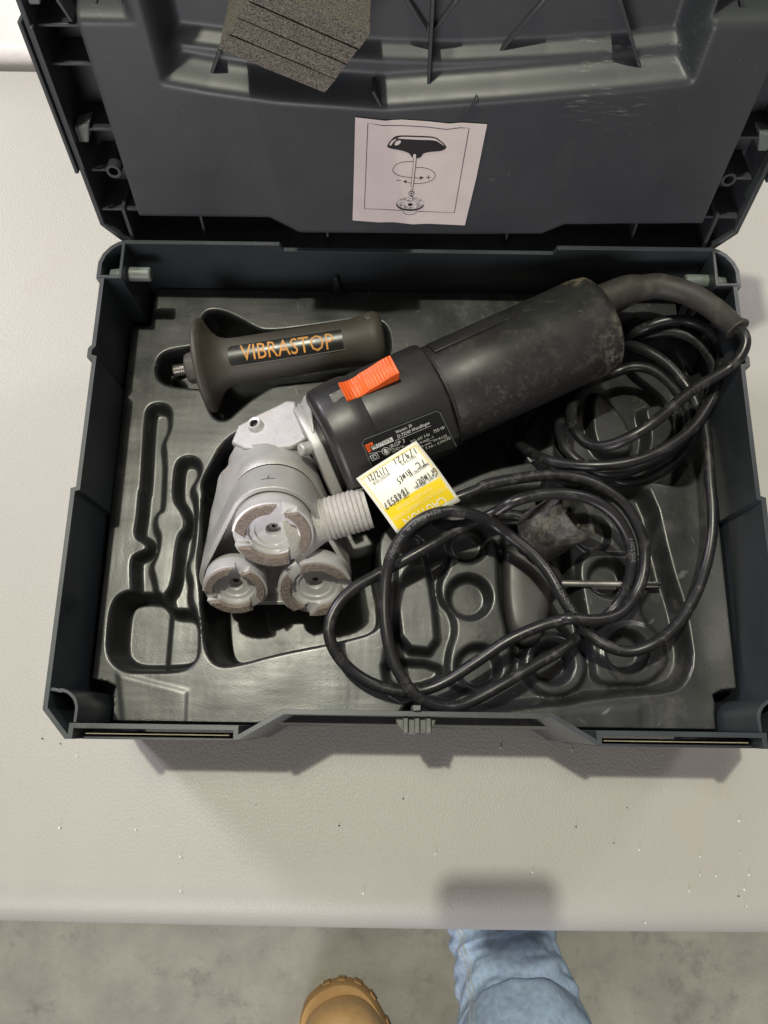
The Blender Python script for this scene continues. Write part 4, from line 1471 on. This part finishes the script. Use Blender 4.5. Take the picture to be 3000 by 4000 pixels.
sheet('tag_body', 0, 1, 0, 1, 0, 'tagwhite', tagt, th=0.0003)
sheet('yellow_band', 0.045, 0.955, 0.60, 0.93, 0.00035, 'yellow', tagt)
for (u0, u1, v0, v1) in ((0.045, 0.055, 0.05, 0.61), (0.945, 0.955, 0.05, 0.61), (0.045, 0.955, 0.045, 0.056)):
    sheet('border_line', u0, u1, v0, v1, 0.00035, 'yellow', tagt, n=8)
# inverse map from photo pixel to tag (u, v)
uvg = [(u, v) for u in np.linspace(0, 1, 41) for v in np.linspace(0, 1, 41)]


uvp = np.array([project(bil(u, v)) for u, v in uvg])


def tuv(px):
    d = ((uvp - arr(*px)) ** 2).sum(1)
    i = np.argsort(d)[:4]
    w = 1 / (d[i] + 1e-3)
    return (np.array([uvg[j] for j in i]) * w[:, None]).sum(0) / w.sum()


def tag_text(s, a, b, hgt, mat):
    v, f = text_geo(s)
    x0, x1, y1 = v[:, 0].min(), v[:, 0].max(), v[:, 1].max()
    A, B = tuv(ctg(*a)), tuv(ctg(*b))
    co = []
    perp = arr(0, 1.0)
    for q in v:
        t = (q[0] - x0) / (x1 - x0)
        p = A * (1 - t) + B * t + perp * (q[1] / y1) * hgt
        co.append(bil(p[0], p[1], 0.0006))
    link('lettering', pymesh('lettering', co, f, fix=False), mat, tagt, smooth=False)


tag_text('TEST DATE', (893, 748), (706, 868), 0.042, 'ink')
tag_text('RETEST DUE', (556, 980), (345, 1120), 0.042, 'ink')
tag_text('INSPECTED BY:', (1058, 850), (808, 1020), 0.042, 'ink')
tag_text('PLANT / ITEM No.', (1165, 1005), (880, 1180), 0.042, 'ink')
tag_text('CERT. / LIC. No.', (810, 1262), (580, 1402), 0.042, 'ink')
tag_text('YOUR SAFETY OFFICER', (1105, 1165), (650, 1440), 0.055, 'paleyellow')
tag_text('IF TEST IS NOT CURRENT INFORM', (1298, 1150), (592, 1580), 0.055, 'paleyellow')
tag_text('CAUTION', (1262, 1290), (735, 1590), 0.13, 'tagwhite')
# handwriting: small stroke alphabet
SF = {'1': [[(.4, 0), (.5, 1)]], '/': [[(.1, -.15), (.9, 1.15)]], '9': [[(.8, .75), (.5, 1), (.2, .75), (.4, .5), (.8, .7), (.7, 0)]], '2': [[(.1, .8), (.45, 1), (.8, .75), (.1, .05), (.9, 0)]],
      'T': [[(0, 1), (1, .95)], [(.5, 1), (.4, 0)]], 'C': [[(.9, .9), (.5, 1), (.1, .6), (.15, .15), (.6, 0), (.9, .15)]], 'H': [[(.1, 1), (.1, 0)], [(.8, 1), (.75, 0)], [(.1, .5), (.8, .55)]], 'I': [[(.4, .8), (.4, 0)]],
      'N': [[(.1, 0), (.15, .8), (.7, .05), (.8, .8)]], 'E': [[(.8, .9), (.2, .8), (.6, .5), (.15, .4), (.2, .05), (.8, 0)]], 'S': [[(.8, .9), (.3, 1), (.2, .65), (.7, .4), (.6, .05), (.1, .1)]],
      'G': [[(.9, .9), (.4, 1), (.1, .5), (.4, 0), (.9, .2), (.85, .5), (.5, .5)]], 'R': [[(.1, 0), (.2, .7), (.5, .8), (.8, .65)]], 'D': [[(.2, 1), (.2, 0), (.7, .1), (.9, .5), (.6, 1), (.2, 1)]],
      'K': [[(.2, 1), (.2, 0)], [(.8, .9), (.2, .45), (.8, 0)]], 'O': [[(.5, .9), (.15, .5), (.45, .1), (.85, .4), (.5, .9)]], 'B': [[(.1, 0), (.2, 1), (.7, .85), (.2, .5), (.8, .3), (.1, 0)]], '4': [[(.6, 0), (.7, 1), (.1, .4), (.9, .4)]],
      '8': [[(.5, .5), (.2, .8), (.5, 1), (.8, .8), (.5, .5), (.2, .2), (.5, 0), (.8, .2), (.5, .5)]], '5': [[(.9, 1), (.3, 1), (.2, .6), (.7, .5), (.7, .1), (.1, 0)]], '3': [[(.1, .9), (.6, 1), (.7, .7), (.3, .5), (.8, .35), (.5, 0), (.1, .1)]], '7': [[(.1, .95), (.9, 1), (.4, 0)], [(.3, .5), (.8, .5)]], 'U': [[(.1, .8), (.2, .1), (.6, .1), (.8, .8)]]}


def hand(s, a, b, hgt):
    A, B = tuv(ctg(*a)), tuv(ctg(*b))
    n = len(s)
    mb = MB()
    for i, ch_ in enumerate(s):
        for stq in SF[ch_]:
            pp = []
            for x, y in stq:
                t = (i + 0.08 + 0.8 * x + 0.12 * y) / n
                p = A * (1 - t) + B * t + arr(0, 1) * hgt * y
                pp.append(bil(p[0], p[1], 0.0006))
            sp_ = spline(pp, 4) if len(pp) > 2 else pp
            mb.add(*ribbon(sp_, 0.00055, z_))
    link('handwriting', pymesh('handwriting', mb.v, mb.f, fix=False), 'ink', tagt, smooth=False)


hand('1/9/21', (905, 660), (590, 830), 0.085)
hand('1/12/21', (520, 905), (262, 1050), 0.085)
hand('TC', (1010, 800), (885, 880), 0.085)
hand('HINES', (818, 935), (648, 1080), 0.085)
hand('GRINDER', (1155, 920), (875, 1125), 0.090)
hand('TB48537', (782, 1165), (478, 1395), 0.090)

# ================================================================== SIDE HANDLE
zh = 0.084
hA, hB = P(*ch(165, 572), zh - 0.004), P(*ch(1440, 375), zh + 0.004)
hax = hB - hA
hl = np.linalg.norm(hax)
hax /= hl
handle = thing('side_handle', 'brown-black auxiliary side handle with flared flange above the spanner slots', 'tool handle', tuple((hA + hB) / 2 - z_ * 0.02))


def hs(px):
    return np.dot(P(px[0], px[1], zh) - hA, hax)


sF = hs(ch(345, 545))
sG = hs(ch(470, 520))
sE = hs(ch(1440, 370))
MB().lathe(hA, hax, [(sF - 0.0035, 0.008), (sF - 0.0030, 0.0292), (sF - 0.0014, 0.0310), (sF + 0.0006, 0.0306), (sF + 0.0028, 0.0262), (sF + 0.006, 0.0208), (sF + 0.010, 0.0170), (sF + 0.015, 0.0152), (sF + 0.024, 0.0149), (sF + 0.045, 0.0150), (sE - 0.025, 0.0149),
                     (sE - 0.012, 0.0157), (sE - 0.004, 0.0178), (sE, 0.0182), (sE + 0.004, 0.0165), (sE + 0.0055, 0.012)], 56).build('grip', 'grip', handle, angle=60)
sC0, sC1 = hs(ch(208, 560)), sF - 0.003
MB().lathe(hA, hax, [(sC0, 0.0050), (sC0, 0.0092), (sC0 + 0.0012, 0.0100), (sC0 + 0.003, 0.0106), (sC1 + 0.002, 0.0108)], 10).build('collar', 'grip', handle, bevel=0.0007)
# threaded stud
th_ = [(-0.001, 0.002)]
st0 = hs(ch(118, 580))
for k in range(9):
    a = st0 + k * (sC0 - st0 + 0.002) / 9
    w_ = (sC0 - st0 + 0.002) / 9
    th_ += [(a, 0.0030), (a + w_ * 0.5, 0.0039)]
th_ = [(st0 - 0.0006, 0.0015)] + th_[1:] + [(sC0 + 0.003, 0.003)]
MB().lathe(hA, hax, th_, 20).build('threaded_stud', 'steel', handle, angle=20)
# lettering panel let into the top of the grip
hnv = np.cross(np.cross(hax, z_), hax)
hnv /= np.linalg.norm(hnv)
hside = np.cross(hax, hnv)                                 # towards -y
# facet normal turned slightly towards the back
fa = R(-14)
pn_ = hnv * math.cos(fa) + hside * math.sin(fa)
pt_ = np.cross(pn_, hax)
pc = hA + pn_ * 0.0148


def HPt(px, k=0.0):
    return onplane(px[0], px[1], pc + pn_ * k, pn_)




def sw(px):
    d = HPt(ch(*px)) - hA
    return np.dot(d, hax), np.dot(d, pt_)


def cyl(s_, w_, r_):
    return hA + hax * s_ + (pn_ * math.cos(w_ / 0.015) + pt_ * math.sin(w_ / 0.015)) * r_


pl4 = [sw(q) for q in ((484, 425), (1243, 318), (1250, 415), (494, 515))]
sL, sR = (pl4[0][0] + pl4[3][0]) / 2, (pl4[1][0] + pl4[2][0]) / 2
w1, w0 = (pl4[0][1] + pl4[1][1]) / 2, (pl4[2][1] + pl4[3][1]) / 2
sg_ = 1 if w1 > w0 else -1
w1, w0 = w1 + sg_ * 0.0012, w0 - sg_ * 0.0008
sL, sR = sL - 0.001, sR + 0.0015
rc = 0.0030
rim_ = []
for cx_, cy_, a0 in ((sR - rc, max(w0, w1) - rc, 0), (sL + rc, max(w0, w1) - rc, 90), (sL + rc, min(w0, w1) + rc, 180), (sR - rc, min(w0, w1) + rc, 270)):
    for a in np.linspace(R(a0), R(a0 + 90), 6):
        rim_.append((cx_ + rc * math.cos(a), cy_ + rc * math.sin(a)))
gp = np.zeros((9, 41, 3))
for i, ww in enumerate(np.linspace(min(w0, w1) + 0.0003, max(w0, w1) - 0.0003, 9)):
    half_w = (max(w0, w1) - min(w0, w1)) / 2
    dy = max(0.0, abs(ww - (w0 + w1) / 2) - (half_w - rc))
    ins = rc - math.sqrt(max(0, rc * rc - dy * dy))
    for j, ss in enumerate(np.linspace(sL + ins, sR - ins, 41)):
        gp[i, j] = cyl(ss, ww, 0.01515)
pl_o = link('lettering_panel', grid_mesh('lettering_panel', gp), 'plate', handle)
loop_ = []
for i in range(len(rim_)):
    a, b = arr(*rim_[i]), arr(*rim_[(i + 1) % len(rim_)])
    nn = 12 if np.linalg.norm(b - a) > 0.01 else 1
    for k in range(nn):
        q = a + (b - a) * k / nn
        loop_.append(cyl(q[0], q[1], 0.0150))
MB().tube(loop_ + [loop_[0]], 0.00042, 6).build('panel_rim', 'grip', handle)
tv, tf = text_geo('VIBRASTOP', 9)
ta, tb = sw((562, 496)), sw((1168, 412))
tt = sw((1140, 337))
hgt = abs(tt[1] - tb[1])
sgn = 1 if tt[1] > tb[1] else -1
x0, x1, y1 = tv[:, 0].min(), tv[:, 0].max(), tv[:, 1].max()
co = [cyl(ta[0] + (tb[0] - ta[0]) * (q[0] - x0) / (x1 - x0), ta[1] + (tb[1] - ta[1]) * (q[0] - x0) / (x1 - x0) + sgn * hgt * q[1] / y1, 0.0154) for q in tv]
link('lettering', pymesh('lettering', co, tf, fix=False), 'gold', pl_o, smooth=False)
# moulded logo bump near the end
MB().lathe(hA + hax * (sE - 0.003) + pn_ * 0.0175 + pt_ * 0.004, pn_, [(-0.003, 0.003), (0.0006, 0.003), (0.0010, 0.002)], 8).build('end_mark', 'grip', handle)

# ================================================================== SCREWDRIVER
zd = 0.060
dr = thing('screwdriver', 'T-handled torx screwdriver with black handle lying under the cord loops', 'screwdriver', tuple(P(*cpl(370, 1100), 0.05)))
prof2 = [(170, 720), (150, 760), (145, 1050), (165, 1300), (205, 1470), (290, 1560), (380, 1610), (460, 1590), (500, 1500), (545, 1360), (580, 1240), (600, 1130), (640, 1080), (690, 1052), (690, 985), (660, 900), (600, 850), (520, 730), (400, 640), (280, 640)]
top2 = [P(*cpl(*q), zd)[:2] for q in prof2]
sm = spline([arr(*p, 0) for p in top2], 3, True)
cen = np.mean([p[:2] for p in sm], 0)
mb = MB()
loops = []
for k, (sc2, zz) in enumerate(((0.84, -0.009), (0.95, -0.0075), (1.0, -0.003), (1.0, 0.003), (0.97, 0.0056), (0.90, 0.0074), (0.72, 0.0082), (0.4, 0.0084))):
    loops.append([arr(cen[0] + (p[0] - cen[0]) * sc2, cen[1] + (p[1] - cen[1]) * sc2, zd + zz) for p in sm])
mb.loft(loops)
mb.build('handle', 'driver', dr, angle=80)
sa, sb = P(*cpl(600, 1013), zd + 0.004), P(*cpl(1450, 1030), zd + 0.006)
MB().lathe(sa, sb - sa, [(0, 0.0022), (np.linalg.norm(sb - sa), 0.0022)], 20).build('shaft', 'steel', dr)
dv = (sb - sa) / np.linalg.norm(sb - sa)
tip = []
loops = []
for a_, sc3 in ((0, 1.0), (0.001, 1.0), (0.0105, 0.95), (0.0112, 0.7)):
    f1, f2 = perp_frame(dv)
    loops.append([sb + dv * a_ + (f1 * math.cos(t) + f2 * math.sin(t)) * (0.0017 + 0.0005 * math.cos(6 * t)) * sc3 for t in np.linspace(0, 2 * math.pi, 36, endpoint=False)])
MB().loft(loops).build('tip', 'darksteel', dr, angle=60)

# ================================================================== PERSON (only the lower legs and boots show)
def limb(path, rads, n=72, wr=0.0, seed=0.0):
    """loops square to the leg's own line, with cloth folds"""
    pts = spline([arr(*p) for p in path], 14)
    rr_ = spline([arr(*r_) for r_ in rads], 14)
    loops = []
    for i, (p, r_) in enumerate(zip(pts, rr_)):
        t_ = pts[min(i + 1, len(pts) - 1)] - pts[max(i - 1, 0)]
        t_ = t_ / np.linalg.norm(t_)
        x_ = arr(1, 0, 0) - t_ * t_[0]
        x_ /= np.linalg.norm(x_)
        y_ = np.cross(t_, x_)
        lo_ = []
        for t in np.linspace(0, 2 * math.pi, n, endpoint=False):
            c_, s_ = math.cos(t), math.sin(t)
            w = wr * (mnoise.noise((c_ * 1.5 + seed, s_ * 1.5, i * 0.16 + c_ * 0.9)) + 0.8 * abs(mnoise.noise((c_ * 2.2 + seed + 4, s_ * 2.2, i * 0.11 - c_ * 1.4))))
            lo_.append(p + x_ * (r_[0] + w) * c_ + y_ * (r_[1] + w) * s_)
        loops.append(lo_)
    return loops


leg_path = [P(1950, 3555, -0.545), P(1955, 3600, -0.54), P(1975, 3700, -0.53), P(2000, 3820, -0.512), P(2035, 3985, -0.48), P(2080, 4200, -0.43)]
hem = leg_path[1]
top_ = leg_path[-1]
leg_path += [top_ + arr(0.015, -0.14, 0.11), top_ + arr(0.02, -0.27, 0.27), top_ + arr(-0.01, -0.34, 0.46)]
person = thing('person', 'person in light blue jeans and tan boots standing in front of the bench', 'person', (hem[0] - 0.10, hem[1] - 0.12, FLOOR))
jl = MB()
rads = [(0.068, 0.056), (0.067, 0.058), (0.065, 0.058), (0.067, 0.060), (0.073, 0.066), (0.080, 0.078), (0.086, 0.088), (0.094, 0.10), (0.092, 0.105)]
loopsR = limb(leg_path, rads, 72, 0.0075, 2.0)
jl.loft(loopsR)
tl = P(*cft(285, 372), FLOOR + 0.025)
shift = arr(tl[0] + 0.105 - hem[0], tl[1] - 0.235 - hem[1], 0)
loopsL = [[p + shift * arr(1 - max(0, (p[2] + 0.35) / 0.6) * 0.25, 1 - max(0, (p[2] + 0.5) / 0.7) * 0.95, 1) for p in l] for l in limb(leg_path, rads, 72, 0.0075, 7.0)]
jl.loft(loopsL)
jeans = jl.build('jeans', 'denim', person, angle=80)
# double-stitched side seam down the left edge
for k0, off in ((30, 0.0), (29, 0.3)):
    sp_ = []
    for l in loopsR[:74]:
        a_, b_ = l[k0], l[k0 - 1]
        c_ = sum(l) / len(l)
        q = a_ + (b_ - a_) * off
        sp_.append(q + (q - c_) / np.linalg.norm(q - c_) * 0.0004)
    MB().tube(sp_, 0.0013, 6).build('seam', 'seam', jeans)


def boot(tip, heading, right):
    """leather work boot: toe point on the floor, pointing along heading"""
    hd = arr(*heading, 0)
    hd /= np.linalg.norm(hd)
    sd_ = arr(hd[1], -hd[0], 0)
    o = arr(tip[0], tip[1], FLOOR)
    lp = []
    # sole outline: distance back from the toe, half width
    outl_ = [(0.000, 0.0), (0.003, 0.020), (0.014, 0.038), (0.035, 0.050), (0.07, 0.0565), (0.11, 0.055), (0.16, 0.046), (0.20, 0.040), (0.26, 0.041), (0.30, 0.032), (0.312, 0.012)]
    pts = outl_ + [(a, -b) for a, b in outl_[::-1][:-1]]
    sm_ = spline([arr(a, b, 0) for a, b in pts], 4, True)
    mb = MB()

    def bp(a, b, z):
        return o - hd * a + sd_ * b + arr(0, 0, z)
    mb.loft([[bp(p[0], p[1], 0.0) for p in sm_], [bp(p[0], p[1], 0.022) for p in sm_], [bp(0.15 + (p[0] - 0.15) * 0.985, p[1] * 0.96, 0.027) for p in sm_]])
    sole = mb.build('sole', 'sole', person, angle=50)
    # lugs round the edge
    lg = MB()
    for i in range(0, len(sm_), 4):
        p = sm_[i]
        if p[1] < -0.012:
            continue
        nxt = sm_[(i + 1) % len(sm_)]
        d = (nxt - p)[:2]
        d /= np.linalg.norm(d) + 1e-9
        nrm = arr(d[1], -d[0]) * (1 if True else -1)
        if np.dot(nrm, p[:2] - arr(0.15, 0)) < 0:
            nrm = -nrm
        q = [p[:2] - d * 0.0052, p[:2] + d * 0.0052, p[:2] + d * 0.0052 + nrm * 0.0022, p[:2] - d * 0.0052 + nrm * 0.0022]
        lg.prism([bp(a, b, 0.002) for a, b in q], (0, 0, 0.016))
    lgo = lg.build('sole_lugs', 'sole', person, bevel=0.001)
    lgo['kind'] = 'stuff'
    # upper
    prof_ = [(0.0, 0.030, 0.985), (0.2, 0.050, 0.99), (0.45, 0.066, 0.93), (0.7, 0.078, 0.78), (0.9, 0.084, 0.5), (1.0, 0.085, 0.2)]
    up = MB()
    loops = []
    for t, z, sc in prof_:
        lo_ = []
        for p in sm_:
            back = max(0.0, (p[0] - 0.10) / 0.2)
            zz = 0.026 + (z - 0.026) * (1 + 0.25 * min(1, back)) + 0.0012 * math.sin(p[0] * 260) * (1 if 0.03 < p[0] < 0.2 else 0) * t
            lo_.append(bp(0.008 + 0.15 + (p[0] - 0.15) * (0.97 * sc ** 0.35), p[1] * sc, zz))
        loops.append(lo_)
    up.loft(loops)
    upo = up.build('boot', 'leather', person, angle=80)
    # seam welt across the toe cap
    w_ = []
    for t in np.linspace(-1, 1, 21):
        w_.append(bp(0.060 + 0.02 * abs(t) ** 2, 0.050 * t, 0.028 + 0.0455 * (1 - abs(t) ** 2.6)))
    MB().tube(w_, 0.0022, 6).build('toe_seam', 'leather', upo)
    MB().tube([p_ - hd * 0.005 + arr(0, 0, 0.001) for p_ in w_], 0.0016, 6).build('toe_seam', 'leather', upo)
    # laces
    for k in range(3):
        a = 0.125 + k * 0.022
        MB().tube([bp(a, t * 0.026, 0.082 + 0.004 * k - 0.010 * t * t + 0.002) for t in np.linspace(-1, 1, 9)], 0.0024, 6).build('lace', 'sole', upo)
    if right:
        return                                            # its shaft is inside the trouser leg
    # shaft
    sh = MB()
    loops = []
    for z, rx, ry, a in ((0.055, 0.046, 0.075, 0.225), (0.09, 0.044, 0.066, 0.232), (0.13, 0.046, 0.060, 0.238), (0.17, 0.050, 0.060, 0.24)):
        loops.append([bp(a + ry * math.cos(t), rx * math.sin(t), z) for t in np.linspace(0, 2 * math.pi, 28, endpoint=False)])
    sh.loft(loops)
    sh.build('boot_shaft', 'leather', upo, angle=80)


boot((tl[0], tl[1] - 0.004), (-0.42, 1.0), False)
br_ = P(1756, 3646, FLOOR + 0.07)
boot((br_[0] + 0.054, br_[1] + 0.235), (-0.03, 1.0), True)

# ================================================================== SMARTPHONE taking the picture, unseen (cut short: shadow on the bench, off the leg)
ph = MB()
px0, px1, py0, py1 = -0.057, 0.013, -0.036, 0.027
rad_ = 0.010
pts = []
for cx_, cy_, a0 in ((px1 - rad_, py1 - rad_, 0), (px0 + rad_, py1 - rad_, 90), (px0 + rad_, py0 + rad_, 180), (px1 - rad_, py0 + rad_, 270)):
    for a in np.linspace(R(a0), R(a0 + 90), 7):
        pts.append(CAMP + CB @ arr(cx_ + rad_ * math.cos(a), cy_ + rad_ * math.sin(a), 0.0035))
phone = thing('short_smartphone', 'unseen, shortened dark smartphone held above the case whose shadow falls on the bench edge', 'camera', tuple(CAMP))
ph.prism(pts, CB @ arr(0, 0, 0.0075))
ph.build('phone_body', 'phone', phone, bevel=0.001)

# ================================================================== CRUMBS of plaster and grit on the bench
def crumb_set(name, label, pxs, mat, smin, smax, seed):
    rnd = random.Random(seed)
    mb = MB()
    for u, v in pxs:
        p = P(u, v, 0.0006)
        r = rnd.uniform(smin, smax)
        loops = []
        for zz, s in ((-0.0002, 0.8), (r * 0.5, 1.0), (r * 1.0, 0.45)):
            loops.append([p + arr(math.cos(t) * r * s * rnd.uniform(.7, 1.3), math.sin(t) * r * s * rnd.uniform(.6, 1.1), zz) for t in np.linspace(0, 6.283, 6, endpoint=False)])
        mb.loft(loops)
    o = mb.build(name, mat, smooth=False)
    o['kind'] = 'stuff'
    o['label'] = label
    o['category'] = 'crumbs'


wc = [(302, 2953), (1054, 3246), (234, 3232), (1955, 2921), (2235, 2930), (2885, 3207), (2733, 3347), (2734, 3420), (2924, 3418), (2906, 3475), (2080, 3407), (2690, 3480), (2795, 3423), (2520, 3605), (1418, 3490), (705, 3345), (2170, 3570), (530, 3240), (2495, 3320), (2890, 3335), (2915, 3540), (1700, 3335), (705, 3480)]
crumb_set('plaster_crumbs', 'tiny white plaster crumbs scattered on the bench top before the case', wc, 'white_crumb', 0.0004, 0.0009, 3)
dc = [(722, 2925), (235, 2905), (1000, 3143), (2450, 3155), (2250, 3230), (2398, 3293), (1575, 3120), (2885, 3500), (1325, 3225), (165, 2885)]
crumb_set('grit_crumbs', 'tiny dark grit specks scattered on the bench top before the case', dc, 'dark_crumb', 0.0003, 0.0007, 4)
